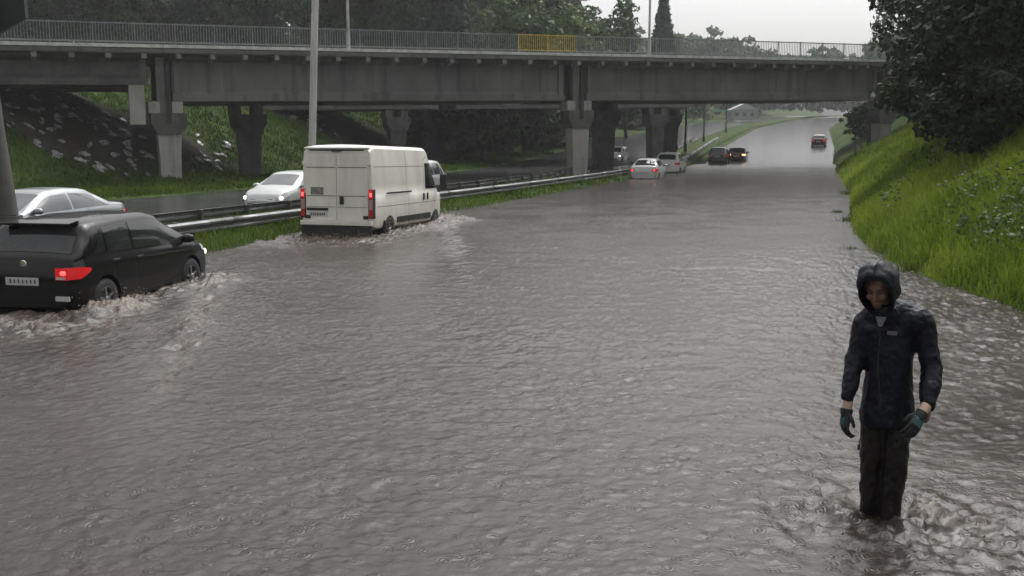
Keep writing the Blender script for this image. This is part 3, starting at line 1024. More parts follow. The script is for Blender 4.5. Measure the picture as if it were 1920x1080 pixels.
HATCH = Shape([(0, .70), (.03, .93), (.10, 1.0), (.16, 1.04), (.50, 1.42), (.58, 1.46), (.80, 1.485), (1.5, 1.515), (2.2, 1.50), (2.5, 1.455), (3.32, 1.02),
               (3.42, .985), (3.8, .90), (4.08, .76), (4.2, .60), (4.22, .5)],
              [(0, .92), (.6, .99), (2.0, .94), (3.3, .90), (3.5, .875), (3.8, .80), (4.08, .66), (4.22, .42)],
              [(0, .70), (.05, .78), (.25, .855), (.8, .88), (3.4, .88), (3.9, .82), (4.12, .66), (4.22, .5)],
              [(0, .76), (.3, .73), (.6, .71), (1.2, .71), (2.6, .68), (3.3, .74), (4.22, .6)])
SEDAN = Shape([(0, .62), (.03, .92), (.10, 1.02), (.55, 1.06), (.62, 1.07), (1.25, 1.39), (1.45, 1.43), (2.0, 1.455), (2.55, 1.43), (2.75, 1.39), (3.55, 1.0),
               (3.65, .965), (4.15, .88), (4.42, .74), (4.55, .56), (4.57, .5)],
              [(0, .93), (1.0, .97), (3.5, .91), (3.7, .86), (4.15, .78), (4.42, .64), (4.57, .42)],
              [(0, .68), (.05, .76), (.3, .85), (.9, .88), (3.6, .88), (4.2, .82), (4.46, .66), (4.57, .5)],
              [(0, .7), (.6, .68), (1.2, .60), (2.6, .61), (3.5, .70), (4.57, .6)])
SUV = Shape([(0, .75), (.03, 1.02), (.10, 1.1), (.38, 1.54), (.5, 1.60), (1.0, 1.64), (2.3, 1.64), (2.6, 1.58), (3.25, 1.14), (3.35, 1.10), (3.95, 1.0),
             (4.25, .86), (4.37, .6), (4.4, .5)],
            [(0, 1.04), (3.2, 1.02), (3.4, .99), (3.95, .90), (4.25, .76), (4.4, .45)],
            [(0, .76), (.05, .82), (.25, .89), (.8, .91), (3.6, .91), (4.1, .85), (4.3, .70), (4.4, .55)],
            [(0, .68), (.5, .66), (1.2, .68), (2.6, .66), (3.3, .72), (4.4, .6)], z0=.24)

def car(shape, name, label, paint, rear, head, z, tails='tail_red', heads='lamp_clear', detail=1, group=None, glass='glass', axles=(.72, 3.30), wr=.315, pitch=0):
    root = thing(name, label, 'car', (0, 0, 0), 0, group)
    L = shape.x1
    axles = (axles[0], axles[1])
    body = shape.body(100).build('body', paint, root)
    hw = float(shape.W.max())
    cut_arches(body, axles, hw, wr * 1.16)
    # glass
    X = shape.X; T = shape.T; B = shape.B
    belt = lambda x: float(np.interp(x, X, B))
    top = lambda x: float(np.interp(x, X, T))
    roofs = X[T > T.max() - .10]
    xr, xf = float(roofs[0]), float(roofs[-1])          # roof ends
    ws0 = xf + .02
    fwd = X[X > xf]
    ws1 = float(fwd[np.argmax(np.interp(fwd, X, T) < np.interp(fwd, X, B) + .12)])
    rs1 = xr - .03
    bwd = X[X < xr][::-1]
    rs0 = float(bwd[np.argmax(np.interp(bwd, X, T) < np.interp(bwd, X, B) + .10)])
    sw = lambda x: float(np.interp(x, X, shape.RF)) * .87
    shape.over(lin(rs0 + .01, rs1, 8), lambda x: sw(x) * (1.06 - .06 * (x - rs0) / (rs1 - rs0))).build('rear_window', glass, root, smooth=True)
    shape.over(lin(ws0, ws1, 10), lambda x: sw(x)).build('windscreen', glass, root, smooth=True)
    # side glass: two doors and, on hatches, a quarter light
    lo = lambda x: belt(x) + .025
    hi = lambda x: max(top(x) - .115, belt(x) + .03)
    xs0 = rs0 + .35 if shape is HATCH else rs0 + .30
    xe = float(fwd[np.argmax(np.interp(fwd, X, T) - .115 < np.interp(fwd, X, B) + .04)])
    mid = (xr + xf) / 2 - .02 if shape is not SEDAN else (xr + xf) / 2 + .03
    cuts = [(xs0, xr + .28), (xr + .33, mid - .03), (mid + .03, xe)] if shape is not SEDAN else [(xs0 + .05, mid - .04), (mid + .04, xe)]
    for sg in (-1, 1):
        for i, (a, b) in enumerate(cuts):
            rl = lambda x, a=a, i=i: (lo(x) + (hi(x) - lo(x)) * min(1, max(0, (x - a) / .28)) * 1.0) if i == 0 else hi(x)
            shape.side(sg, lin(a, b, 12), lo, rl).build('side_window', glass, root, smooth=True)
        if detail:
            for pts in (seg((mid, .33), (mid, belt(mid) - .01)), seg((xe - .12, .36), (xe - .08, belt(xe) - .06)), seg((xr + .42, .62), (xr + .36, belt(xr) - .01)), seg((xr + .42, .33), (mid, .31), (xe - .12, .36))):
                shape.seam(sg, pts).build('door_seam', 'seam', body)
            for hx in (mid + .12, xr + .48):
                zz = belt(hx) - .10
                MB().box((hx, sg * (shape.y_at(hx, zz) + .015), zz), (.17, .03, .035)).build('door_handle', 'plastic' if paint in ('black_paint', 'dark_paint') else paint, root, bevel=.01)
        # mirror
        mx = xe - .14
        mr = MB().lathe([(0, -.11), (.05, -.10), (.07, -.04), (.075, .04), (.06, .10), (0, .12)], 12, 'y', (mx, sg * (shape.y_at(mx, belt(mx)) + .085), belt(mx) + .085))
        mo = mr.build('mirror', paint, root, smooth=60)
        # wheels
        for ax in axles:
            wheel(root, ax, sg * (hw - .115), wr, .2, sg)
        # lamps
        tz = float(top(.06)) - .16
        tl = shape.side(sg, lin(.015, .36, 12), lambda q: tz - .085 + .10 * max(0, (q - .15) / .21), lambda q: tz + .085 - .03 * max(0, (q - .15) / .21), .012, 4)
        tl.box((.012, sg * (hw - .245), tz - .005), (.06, .20, .165))
        tlo = tl.build('tail_lamp', tails, root, smooth=30)
        MB().box((-.02, sg * (hw - .26), tz - .062), (.006, .15, .035)).build('clear_lens', 'lamp_clear', tlo)
        if tails != 'tail_red':
            MB().lathe([(0, -.05), (.03, -.035), (.036, 0), (.03, .035), (0, .05)], 12, 'y', (-.012, sg * (hw - .22), tz + .01)).build('brake_light', 'tail_core', root, smooth=60)
        hl = shape.side(sg, lin(L - .50, L - .07, 12), lambda q: top(q) - .20 + .04 * (L - q), lambda q: top(q) - .075, .014, 4)
        hl = hl.build('head_lamp', 'lamp_clear', root, smooth=40)
        hx = L - .20; hz = top(hx) - .125
        if heads != 'lamp_clear':
            MB().lathe([(0, -.07), (.045, -.05), (.06, 0), (.045, .05), (0, .07)], 14, 'y', (hx + .03, sg * (shape.y_at(hx, hz) - .02), hz)).build('lit_bulb', heads, hl, smooth=60)
    # bumpers and plates
    MB().box((L - .02, 0, .40), (.06, 1.0, .13)).build('lower_grille', 'plastic', root, bevel=.02)
    MB().box((L - .10, 0, top(L - .12) - .12), (.12, .8, .085), (0, .25, 0)).build('grille', 'plastic', root, bevel=.02)
    plate_marks(root, -.012, .66 if shape is not SUV else .80, .52, .112, -1)
    place(root, rear, head, z, pitch)
    return root, body

HEAD = R(17)
# the black hatchback
bc, bb = car(HATCH, 'hatchback', 'black hatchback with lit red tail lamp wading past at the left edge', 'black_paint', BLACK['rear'], BLACK['head'], -.20, tails='tail_lit', heads='head_lit', glass='glass')
MB().box((.03, 0, .60), (.05, 1.3, .02)).build('bumper_strip', 'plastic', bc)
MB().lathe([(0, -.012), (.055, -.008), (.06, 0), (0, .004)], 16, 'x', (.035, 0, .90)).build('emblem', 'chrome', bc, smooth=50)
MB().box((.46, 0, 1.462), (.26, 1.12, .035), (0, -.12, 0)).build('spoiler', 'black_paint', bc, bevel=.012)
MB().tube([(.16, -.05, 1.06), (.24, .28, 1.15)], .008, 6).build('rear_wiper', 'plastic', bc)
for sg in (-1, 1):
    MB().box((.0, sg * .62, .42), (.03, .22, .07)).build('rear_reflector', 'plate', bc, bevel=.01)

# oncoming cars
OH = R(17) + math.pi
def oncoming(shape, name, label, paint, front, z, lit='head_lit', head=OH):
    L = shape.x1
    d = (math.sin(head), math.cos(head))
    return car(shape, name, label, paint, (front[0] - d[0] * L, front[1] - d[1] * L), head, z, heads=lit, glass='glass_clear', group='cars in the oncoming lanes', detail=1)
GO = 'cars in the oncoming lanes'
oncoming(SEDAN, 'sedan', 'silver sedan seen over the roof of the black hatchback', 'silver_paint', (-11.95, 21.9), -.16, 'lamp_clear')
oncoming(SEDAN, 'sedan', 'white sedan with lit headlamps left of the van, behind the guardrails', 'pale_paint', (-8.3, 33.5), -.13)
oncoming(SUV, 'hatchback', 'white car peeping out from behind the nose of the van', 'pale_paint', (-4.9, 39.8), -.1)
oncoming(HATCH, 'hatchback', 'small white car with bright headlamps far off beside the middle pier', 'white_paint', (9.3, 95.0), .1)

# cars ahead in the flood
GA = 'cars wading ahead in the flooded lanes'
car(SEDAN, 'sedan', 'white sedan with glowing brake lamps just right of the middle pier', 'pale_paint', (7.85, 61.0), R(16), -.24, tails='tail_lit', group=GA)
car(SUV, 'crossover', 'white crossover close behind the far side of the white sedan', 'white_paint', (10.9, 72.0), R(17), -.24, group=GA)
car(SUV, 'crossover', 'dark crossover seen from behind at the far end of the flood', 'dark_paint', (19.4, 96.5), R(17), -.1, group=GA)
car(HATCH, 'hatchback', 'reddish car with an orange light beside the dark crossover', 'red_paint', (22.0, 100.2), R(17), .0, tails='amber_lit', group=GA)
car(HATCH, 'hatchback', 'tiny dark red car far up the wet road', 'red_paint', (38.0, 127.0), R(19), float(rise(127)) + BED, tails='tail_lit', group=GA)

# ------------------------------------------------------------------ the van
def build_van():
    root = thing('delivery_van', 'white high-roof delivery van with lit tail lamps wading through the flood', 'van')
    S = Shape([(0, 2.40), (.04, 2.47), (.25, 2.52), (3.9, 2.50), (4.05, 2.46), (4.22, 2.34), (4.82, 1.42), (4.9, 1.34), (5.25, 1.10), (5.36, .85), (5.4, .6)],
              [(0, 1.28), (3.4, 1.28), (4.8, 1.22), (5.4, .7)],
              [(0, .985), (.04, 1.005), (.12, 1.02), (4.5, 1.02), (4.95, .97), (5.25, .80), (5.4, .55)],
              [(0, .90), (3.9, .88), (4.3, .82), (4.8, .86), (5.4, .6)], z0=.36, sig=.03)
    body = S.body(110).build('body', 'van_paint', root)
    cut_arches(body, (1.02, 4.47), 1.02, .40)
    hw = 1.02
    rl = lambda z: S.y_at(.03, z)
    # rear doors: flat panels standing a little proud, their edges hinge lines
    x = -.012
    def back(name, y0, y1, z0, z1, m, d=.012, xo=0.0, par=root, bev=.004):
        return MB().box((x + xo - d / 2 + .006, (y0 + y1) / 2, (z0 + z1) / 2), (d, y1 - y0, z1 - z0)).build(name, m, par, bevel=bev)
    dl = back('rear_door', .006, .86, .62, 2.26, 'van_paint', .03)
    dr = back('rear_door', -.86, -.006, .62, 2.26, 'van_paint', .03)
    for d_, a, b in ((dl, .03, .83), (dr, -.83, -.03)):
        back('pressed_line', a, b, 1.955, 1.972, 'van_seam', .006, -.030, d_, 0)
        back('pressed_line', a, b, 1.235, 1.250, 'van_seam', .006, -.030, d_, 0)
        back('pressed_line', a, b, .955, .966, 'van_seam', .006, -.030, d_, 0)
    back('door_gap', -.006, .006, .62, 2.26, 'van_seam', .008, -.002, root, 0)
    back('rear_handle', -.20, -.09, 1.03, 1.23, 'plastic', .05, -.02, root, .02)
    back('number_light_bar', .24, .84, .865, .935, 'plastic', .03, -.022, root, .01)
    s = back('faded_sticker', .36, .72, 1.27, 1.46, mat('sticker', (.20, .195, .185), .6, var=.35, scale=14), .004, -.031, root, 0)
    p = MB().box((x - .034, .52, .775), (.012, .52, .112)).build('licence_plate', 'plate', root)
    m = MB()
    for k in range(7):
        m.box((x - .0425, .34 + k * .06, .775), (.003, .032, .06))
    m.build('plate_lettering', 'ink', p)
    back('step_bumper', -.99, .99, .50, .615, 'van_paint', .10, -.03, root, .015)
    back('bumper_underside', -.97, .97, .22, .494, 'plastic', .08, -.01, root, .01)
    for sg in (-1, 1):
        back('corner_pad', sg * .80 - .07, sg * .80 + .07, .66, .75, 'plastic', .02, -.03, root, .01)
        t = MB().box((.03, sg * .945, 1.05), (.16, .13, .74)).build('tail_lamp', 'plastic', root, bevel=.02)
        MB().box((-.048, sg * .945, 1.30), (.02, .11, .24)).build('red_lens', 'tail_lit', t, bevel=.008)
        MB().box((-.06, sg * .945, 1.28), (.012, .07, .10)).build('brake_light', 'tail_core', t, bevel=.004)
        MB().box((-.048, sg * .945, 1.03), (.02, .11, .26)).build('pink_lens', mat('pink_lens', (.42, .24, .23), .2), t, bevel=.008)
        MB().box((-.048, sg * .945, .80), (.02, .11, .18)).build('dark_lens', 'tail_red', t, bevel=.008)
        for z in (2.02, 1.3):
            back('hinge', sg * .905 - .04, sg * .905 + .04, z, z + .1, 'van_paint', .03, -.01, root, .008)
        # wheels and arches
        for ax in (1.02, 4.47):
            wheel(root, ax, sg * .90, .345, .22, sg, 5, 'alloy')
        MB().box((.62, sg * .90, .40), (.03, .30, .42)).build('mud_flap', 'tyre', root)
        # front door window, mirror, handles, rails, seams
        lo = lambda q: 1.34
        hi = lambda q: max(1.36, min(2.06, S.top(q) - .10))
        S.side(sg, lin(3.72, 4.74, 14), lo, hi).build('side_window', 'glass', root, smooth=True)
        mo = MB().box((4.62, sg * 1.20, 1.52), (.16, .20, .46)).build('mirror', 'plastic', root, bevel=.04)
        MB().tube([(4.62, sg * .98, 1.40), (4.62, sg * 1.15, 1.40)], .03, 8).build('mirror_arm', 'plastic', mo)
        for hx in (3.46, 3.76):
            MB().box((hx, sg * 1.03, 1.13), (.075, .03, .20)).build('door_handle', 'plastic', root, bevel=.012)
        MB().box((1.66, sg * 1.022, 1.30), (1.7, .025, .045)).build('sliding_rail', 'plastic', root)
        for pts in (seg((3.62, .50), (3.62, 2.16), (3.9, 2.24)), seg((2.30, .5), (2.30, 1.7), (2.30, 2.44)), seg((.12, 1.98), (3.6, 1.98)), seg((.20, .97), (4.5, .97)),
                    seg((4.60, .60), (4.78, 1.2)), seg((1.6, .5), (4.0, .5))):
            S.seam(sg, pts, .012).build('body_seam', 'van_seam', body)
        MB().box((2.75, sg * 1.012, .58), (2.5, .04, .16)).build('side_moulding', 'plastic', root, bevel=.012)
        MB().lathe([(0, -.22), (.10, -.18), (.15, 0), (.10, .18), (0, .22)], 14, 'z', (5.05, sg * .80, 1.0)).build('head_lamp', 'lamp_clear', root, smooth=60)
    S.over(lin(4.28, 4.80, 8), lambda q: .78).build('windscreen', 'glass', root, smooth=True)
    MB().box((.02, 0, 2.395), (.05, 1.5, .035)).build('roof_lip_shade', 'plastic', root)  # dark strip standing in for the shadow in the gap below the roof lip
    MB().box((-.02, .0, 2.385), (.06, .26, .05)).build('high_brake_lamp', 'plastic', root, bevel=.01)
    MB().box((.05, 0, 2.455), (.20, 1.76, .04), (0, -.1, 0)).build('roof_lip', 'van_paint', root, bevel=.015)
    place(root, VAN['rear'], VAN['head'], -.22, R(1.2))
build_van()

def local_pt(rear, head, f, r, z):
    return (rear[0] + math.sin(head) * f + math.cos(head) * r, rear[1] + math.cos(head) * f - math.sin(head) * r, z)
LV = lambda f, r, z: local_pt(VAN['rear'], VAN['head'], f, r, z)
LB = lambda f, r, z: local_pt(BLACK['rear'], BLACK['head'], f, r, z)
spray('spray', 'brown water splashing up round the wheels of the van',
      [(LV(4.5, 1.25, .05), (.35, .5, .16), 1.3), (LV(5.2, 1.2, .05), (.3, .4, .14), 1.3), (LV(1.9, 1.3, .05), (.3, .5, .13), 1.3), (LV(1.0, 1.35, .05), (.25, .4, .10), 1.1), (LV(-.6, .3, .0), (.6, .25, .06), 1)], 260, 3)
spray('spray', 'brown water thrown up by the rear wheel of the black hatchback',
      [(LB(.5, 1.15, .05), (.2, .3, .10), .8), (LB(.1, 1.2, .05), (.25, .3, .08), .8), (LB(3.7, 1.1, .05), (.2, .3, .10), .8), (LB(1.2, 1.05, .0), (.12, .5, .05), .8)], 240, 4)

# ------------------------------------------------------------------ the person
def chain_blobs(bm, pts, step=.30):
    """pts: (centre, (rx,ry,rz) or r); overlapping ellipsoids along the chain"""
    out = []
    for (p, r), (q, s) in zip(pts[:-1], pts[1:]):
        p, q = Vector(p), Vector(q)
        r = Vector(r) if hasattr(r, '__len__') else Vector((r, r, r))
        s = Vector(s) if hasattr(s, '__len__') else Vector((s, s, s))
        n = max(1, int((q - p).length / (min(*r, *s) * step)))
        for k in range(n + 1):
            out.append((p.lerp(q, k / n), r.lerp(s, k / n)))
    for c, r in out:
        bmesh.ops.create_icosphere(bm, subdivisions=2, radius=1, matrix=Matrix.Translation(c) @ Matrix.Diagonal((*r, 1)))

def blob_mesh(name, chains, m, parent, voxel=.011, smooth=6, fold=0.0, seed=0, cut=None):
    bm = bmesh.new()
    for c in chains:
        chain_blobs(bm, c)
    me = bpy.data.meshes.new(name)
    bm.to_mesh(me); bm.free()
    o = link(name, me, m, None)
    md = o.modifiers.new('r', 'REMESH'); md.mode = 'VOXEL'; md.voxel_size = voxel
    sm = o.modifiers.new('s', 'SMOOTH'); sm.factor = .5; sm.iterations = smooth
    bpy.context.view_layer.update()
    me2 = bpy.data.meshes.new_from_object(o.evaluated_get(bpy.context.evaluated_depsgraph_get()))
    o.modifiers.clear(); o.data = me2
    bm = bmesh.new(); bm.from_mesh(me2)
    if cut:
        for co, no in cut:
            g = bm.verts[:] + bm.edges[:] + bm.faces[:]
            bmesh.ops.bisect_plane(bm, geom=g, plane_co=co, plane_no=no, clear_outer=True)
    if fold:
        bm.normal_update()
        P = np.array([v.co[:] for v in bm.verts])
        h = samp(N_MID, P[:, 0] * .8 + P[:, 2] * .25 + seed, P[:, 2] * .5 + P[:, 1] * .8, 3.4) + .6 * samp(N_LOW, P[:, 2] * 2 + seed, P[:, 0] - P[:, 1], 1.3)
        for v, d in zip(bm.verts, h):
            v.co += v.normal * float(np.clip(d, -2, 2)) * fold
    for f in bm.faces: f.smooth = True
    bm.to_mesh(me2); bm.free()
    if not me2.materials: me2.materials.append(M[m])
    o.parent = parent
    return o

def build_person():
    root = thing('person', 'person in dark hooded rain jacket, black trousers and work gloves standing shin-deep, looking down', 'person', (PERSON[0], PERSON[1], 0))
    root.scale = (.97, .97, 1.055)
    fdir = Vector((-.55, -.83, 0)).normalized()
    hd = Vector((-.150, -.13, 1.475))                     # head centre
    F = Vector((-.46, -.72, -.50)).normalized()
    S = F.cross(Vector((0, 0, 1))).normalized()            # towards the person's right
    U = S.cross(F).normalized()
    H = lambda f, s, u: hd + F * f + S * s + U * u
    shR, shL = Vector((-.165, .05, 1.215)), Vector((.180, -.07, 1.245))
    elR, elL = Vector((-.225, .03, .985)), Vector((.245, -.11, .965))
    wrR, wrL = Vector((-.285, -.06, .770)), Vector((.165, -.27, .765))
    hipR, hipL = Vector((-.085, .05, .80)), Vector((.085, -.04, .80))
    knR, knL = Vector((-.074, .03, .40)), Vector((.058, -.07, .38))
    anR, anL = Vector((-.060, .07, -.05)), Vector((.042, -.05, -.05))
    # body: one continuous figure under the clothes
    chains = [
        [((0, 0, .80), (.105, .085, .10)), ((-.01, -.01, 1.0), (.11, .08, .12)), ((-.02, -.02, 1.18), (.115, .075, .10))],
        [((-.03, -.02, 1.26), .065), (H(-.03, 0, -.09), .055)],
        [(H(-.012, 0, .035), (.076, .088, .095)), (H(.012, 0, -.03), (.066, .070, .085))],
        [(H(.055, 0, -.085), .032), (H(.050, 0, -.095), .030)],                  # chin
        [(H(.086, 0, .012), .011), (H(.104, 0, -.026), .0155)],                  # nose
        [(H(.074, .034, .032), .017), (H(.074, -.034, .032), .017)],             # brow
        [(H(.062, .040, -.030), .024), (H(.062, -.040, -.030), .024)],           # cheeks
        [(H(.079, .016, -.062), .012), (H(.079, -.016, -.062), .012)],           # mouth
        [(H(-.01, .078, -.01), (.014, .02, .03)), (H(-.01, .079, -.015), (.014, .02, .03))],
        [(H(-.01, -.078, -.01), (.014, .02, .03)), (H(-.01, -.079, -.015), (.014, .02, .03))],
        [(shR, .05), (elR, .044), (wrR, .029), (wrR + Vector((-.012, -.01, -.07)), .030)],
        [(shL, .05), (elL, .044), (wrL, .029), (wrL + Vector((-.02, -.02, -.07)), .030)],
        [(hipR, .07), (knR, .058), (anR, .042), (anR + Vector((0, 0, -.09)), .04)],
        [(hipL, .07), (knL, .058), (anL, .042), (anL + Vector((0, 0, -.09)), .04)],
        [(anR + Vector((0, 0, -.10)), .045), (anR + fdir * .15 + Vector((0, 0, -.12)), .035)],
        [(anL + Vector((0, 0, -.10)), .045), (anL + fdir * .15 + Vector((0, 0, -.12)), .035)],
    ]
    body = blob_mesh('body', chains, 'skin', root, .0075, 3)
    # face details
    for s in (-1, 1):
        MB().lathe([(0, -.007), (.005, -.005), (.006, 0), (.005, .005), (0, .007)], 10, 'y', (0, 0, 0)).build('eye', 'eye', body, smooth=True).location = H(.078, .030 * s, .010)
        e = MB().tube([H(.088, .014 * s, .036), H(.086, .034 * s, .043), H(.074, .052 * s, .036)], [.005, .006, .003], 6).build('eyebrow', 'eye', body, smooth=True)
    MB().tube([H(.088, .022, -.060), H(.096, .0, -.058), H(.088, -.022, -.060)], [.003, .0055, .003], 6).build('lips', 'lip', body, smooth=True)
    # trousers
    tr = [
        [((.0, .0, .80), (.12, .10, .06)), ((.0, .0, .66), (.13, .11, .08))],
        [(hipR + Vector((.012, 0, -.16)), (.090, .10, .10)), (knR, (.076, .086, .09)), (anR + Vector((0, 0, .02)), (.068, .08, .08))],
        [(hipL + Vector((-.012, 0, -.16)), (.090, .10, .10)), (knL, (.078, .088, .09)), (anL + Vector((0, 0, .0)), (.070, .082, .08))],
    ]
    blob_mesh('trousers', tr, 'trousers', root, .011, 6, .0050, 3.0, [((0, 0, -.10), (0, 0, -1))])
    # jacket
    jk = [
        [((.005, 0, .60), (.188, .155, .045)), ((.003, 0, .72), (.180, .150, .07)), ((.0, -.01, .90), (.160, .140, .09)), ((-.01, -.01, 1.08), (.170, .140, .09)), ((-.015, -.01, 1.20), (.180, .130, .075))],
        [(shR + Vector((.05, 0, .01)), .10), (shL + Vector((-.05, 0, .01)), .10)],
        [((.05, .02, 1.27), .10), ((-.07, -.02, 1.33), .09)], [((-.07, -.03, 1.34), .07), (shL + Vector((-.01, 0, .03)), .07)], [((-.10, -.03, 1.33), .065), (shR + Vector((.01, 0, .03)), .065)],
        [((-.03, -.02, 1.25), (.135, .115, .05)), ((-.075, -.06, 1.335), (.09, .09, .04))],
        [(shR, .082), (shR.lerp(elR, .5), .068), (elR, .066), (elR.lerp(wrR, .6), .062), (wrR + Vector((0, 0, .01)), .050)],
        [(shL, .084), (shL.lerp(elL, .5), .072), (elL, .074), (elL.lerp(wrL, .6), .068), (wrL + Vector((.015, .02, .012)), .052)],
    ]
    dR = (wrR - elR).normalized(); dL = (wrL - elL).normalized()
    j = blob_mesh('jacket', jk, 'jacket', root, .010, 12, .0042, 0.0)
    # jacket hem band and pocket flaps
    # hood: a shell open towards the face
    P = []
    n1, n2 = 18, 40
    rr = np.random.default_rng(2)
    for i in range(n1 + 1):
        row = []
        for k in range(n2):
            ps = 2 * math.pi * k / n2                       # 0 = up, pi = chin
            up, si = math.cos(ps), math.sin(ps)
            ph0 = R(50) + R(8) * max(0, -up)
            ph = ph0 + (math.pi - ph0) * (i / n1)
            a, b = math.cos(ph), math.sin(ph)
            ru = .150 if up > 0 else .215
            rs = .128
            f = a * (.130 if a > 0 else .165)
            if i < 3: f += .022 * (3 - i) / 3 * max(0, up)  # peak
            sag = -.05 * max(0, -a) * (1 if si < 0 else .5)
            w = .008 * samp(N_LOW, np.array([ps * .7]), np.array([ph * 1.5]), 4.0)[0] + .005 * math.sin(ps * 7 + ph * 5)
            row.append(H(f - .015, (rs + w) * b * si, (ru + w) * b * up + .012 + sag))
        P.append(row + [row[0]])
    ho = MB().grid(P).build('hood', 'jacket', root, smooth=80)
    md = ho.modifiers.new('s', 'SOLIDIFY'); md.thickness = .007; md.offset = -1
    # seam along the hood's rim
    MB().tube([q + F * .002 for q in P[0]], .0055, 6, caps=False).build('rim_seam', 'jacket', ho, smooth=True)
    # shirt at the throat, chest label, zip
    fr = Vector((-.50, -.86, 0)).normalized(); sd_ = Vector((fr.y, -fr.x, 0))
    ch = Vector((-.055, -.03, 0))
    q = ch + fr * .146
    MB().prism([(-.034, 1.295), (.034, 1.295), (.012, 1.235), (-.010, 1.235)], q, sd_, (0, 0, 1), fr, .010).build('shirt', 'shirt', root, bevel=.003)
    lab = Vector((.03, -.02, 0)) + fr * .165
    MB().box((lab.x, lab.y, 1.195), (.062, .006, .024), (0, 0, math.atan2(sd_.y, sd_.x))).build('chest_label', mat('label', (.10, .10, .11), .6), root)
    zp = MB().tube([q + Vector((0, 0, 1.20)) + fr * .006, ch + fr * .170 + Vector((0, 0, 1.0)), ch + fr * .160 + Vector((0.03, 0, .72))], .005, 6).build('zip', 'plastic', root)
    # drawstring with toggle hanging from the hem
    MB().tube([(-.175, -.06, .66), (-.185, -.07, .56), (-.200, -.07, .47)], .0035, 6).build('drawstring', 'plastic', root)
    MB().box((-.200, -.07, .455), (.018, .018, .035)).build('toggle', 'plastic', root, bevel=.005)
    # gloves: cuff, palm, four bent fingers, thumb at the side of the palm
    def glove(wr, d, palm_n, thumb_dir, teal):
        d = d.normalized(); pn = palm_n - d * palm_n.dot(d); pn.normalize()
        sw = d.cross(pn).normalized()
        if sw.dot(thumb_dir) < 0: sw = -sw                 # sw points to the thumb side
        A = wr + d * .035
        C = lambda a, s, p: A + d * a + sw * s + pn * p
        ch = [[(C(0, 0, 0), .034), (C(.03, 0, 0), .034)],
              [(C(.05, .018, 0), (.024, .024, .024)), (C(.095, .026, 0), (.020, .020, .020))],
              [(C(.05, -.012, 0), .024), (C(.092, -.022, 0), .020)], [(C(.06, 0, 0), .025), (C(.098, .003, 0), .020)]]
        for s, ln in ((.033, .068), (.011, .078), (-.011, .072), (-.031, .056)):
            ch.append([(C(.095, s, 0), .0115), (C(.095 + ln * .45, s * 1.05, .012), .011), (C(.095 + ln * .72, s * 1.05, .034), .0105), (C(.095 + ln * .80, s, .058), .0095)])
        ch.append([(C(.022, .030, .004), .0155), (C(.055, .056, .018), .0135), (C(.088, .058, .034), .0115)])
        g = blob_mesh('glove', ch, 'glove', root, .0042, 2)
        MB().tube([C(-.012, 0, 0), C(.012, 0, 0), C(.030, 0, 0)], [.041, .040, .0365], 16, caps=False).build('knit_cuff', 'glove', g, smooth=True)
        t = MB()
        t.grid([[C(.035 + .012 * i, -.030 + .020 * k, -.0265 + .004 * abs(k - 1.5) ** 2 * .5) for k in range(4)] for i in range(6)])
        t.build('back_patch', 'glove_teal', g, smooth=True)
        # bare strip of wrist between cuff and sleeve
        MB().tube([wr - d * .035, wr + d * .03], [.0335, .0315], 14, caps=False).build('wrist', 'skin_wrist', body, smooth=True)
    glove(wrR + Vector((-.006, -.01, -.045)), Vector((-.16, -.16, -1)), Vector((.9, .2, 0)), Vector((.2, -1, 0)), True)
    glove(wrL + Vector((-.035, -.03, -.015)), Vector((-.55, -.42, -.62)), Vector((-.3, .8, -.5)), Vector((-.6, -.4, .5)), True)
build_person()

# ------------------------------------------------------------------ plants
def quads(cen, size, r, nrm=None, up=.3, aspect=1.6):
    """one leaf quad at each point"""
    n = len(cen)
    a = r.normal(size=(n, 3)); a /= np.linalg.norm(a, axis=1, keepdims=True)
    if nrm is not None:
        a = a * .8 + nrm * .7; a[:, 2] += up; a /= np.linalg.norm(a, axis=1, keepdims=True)
    b = np.cross(a, r.normal(size=(n, 3))); b /= np.linalg.norm(b, axis=1, keepdims=True)
    c = np.cross(a, b)
    s = (size * r.uniform(.6, 1.35, n))[:, None] * .5
    p = np.stack([cen - b * s * aspect, cen + c * s * .8 - b * s * .1, cen + b * s * aspect, cen - c * s * .8 - b * s * .1], 1)
    return p.reshape(-1, 3), np.arange(4 * n).reshape(n, 4)

def crown_broad(seed, h, rx, rz, zc, clumps, per, leaf, gap=.25):
    r = np.random.default_rng(seed)
    C = r.normal(size=(clumps, 3)); C /= np.linalg.norm(C, axis=1, keepdims=True)
    lob = .78 + .30 * np.sin(C[:, 0] * 3.1 + seed) * np.cos(C[:, 1] * 2.7 + C[:, 2] * 3.3) + .15 * r.normal(size=clumps)
    rad = np.clip(r.uniform(.25, 1, clumps) ** .45 * lob, .15, 1.08)
    cen = C * rad[:, None] * np.array([rx, rx, rz]) + np.array([0, 0, zc])
    cr = r.uniform(.10, .22, clumps) * rx
    P, T, N = [], [], []
    for c, q in zip(cen, cr):
        k = int(per * r.uniform(.5, 1.4))
        d = r.normal(size=(k, 3)); d /= np.linalg.norm(d, axis=1, keepdims=True)
        P.append(c + d * (q * r.uniform(.4, 1.05, k) ** .6)[:, None] * np.array([1.2, 1.2, .75]))
        N.append(d)
        T.append(np.clip(r.uniform(.1, .9) + r.normal(0, .18, k), 0, 1))
    P = np.concatenate(P); T = np.concatenate(T); N = np.concatenate(N)
    V, F = quads(P, leaf, r, N)
    return V, F, T, cen

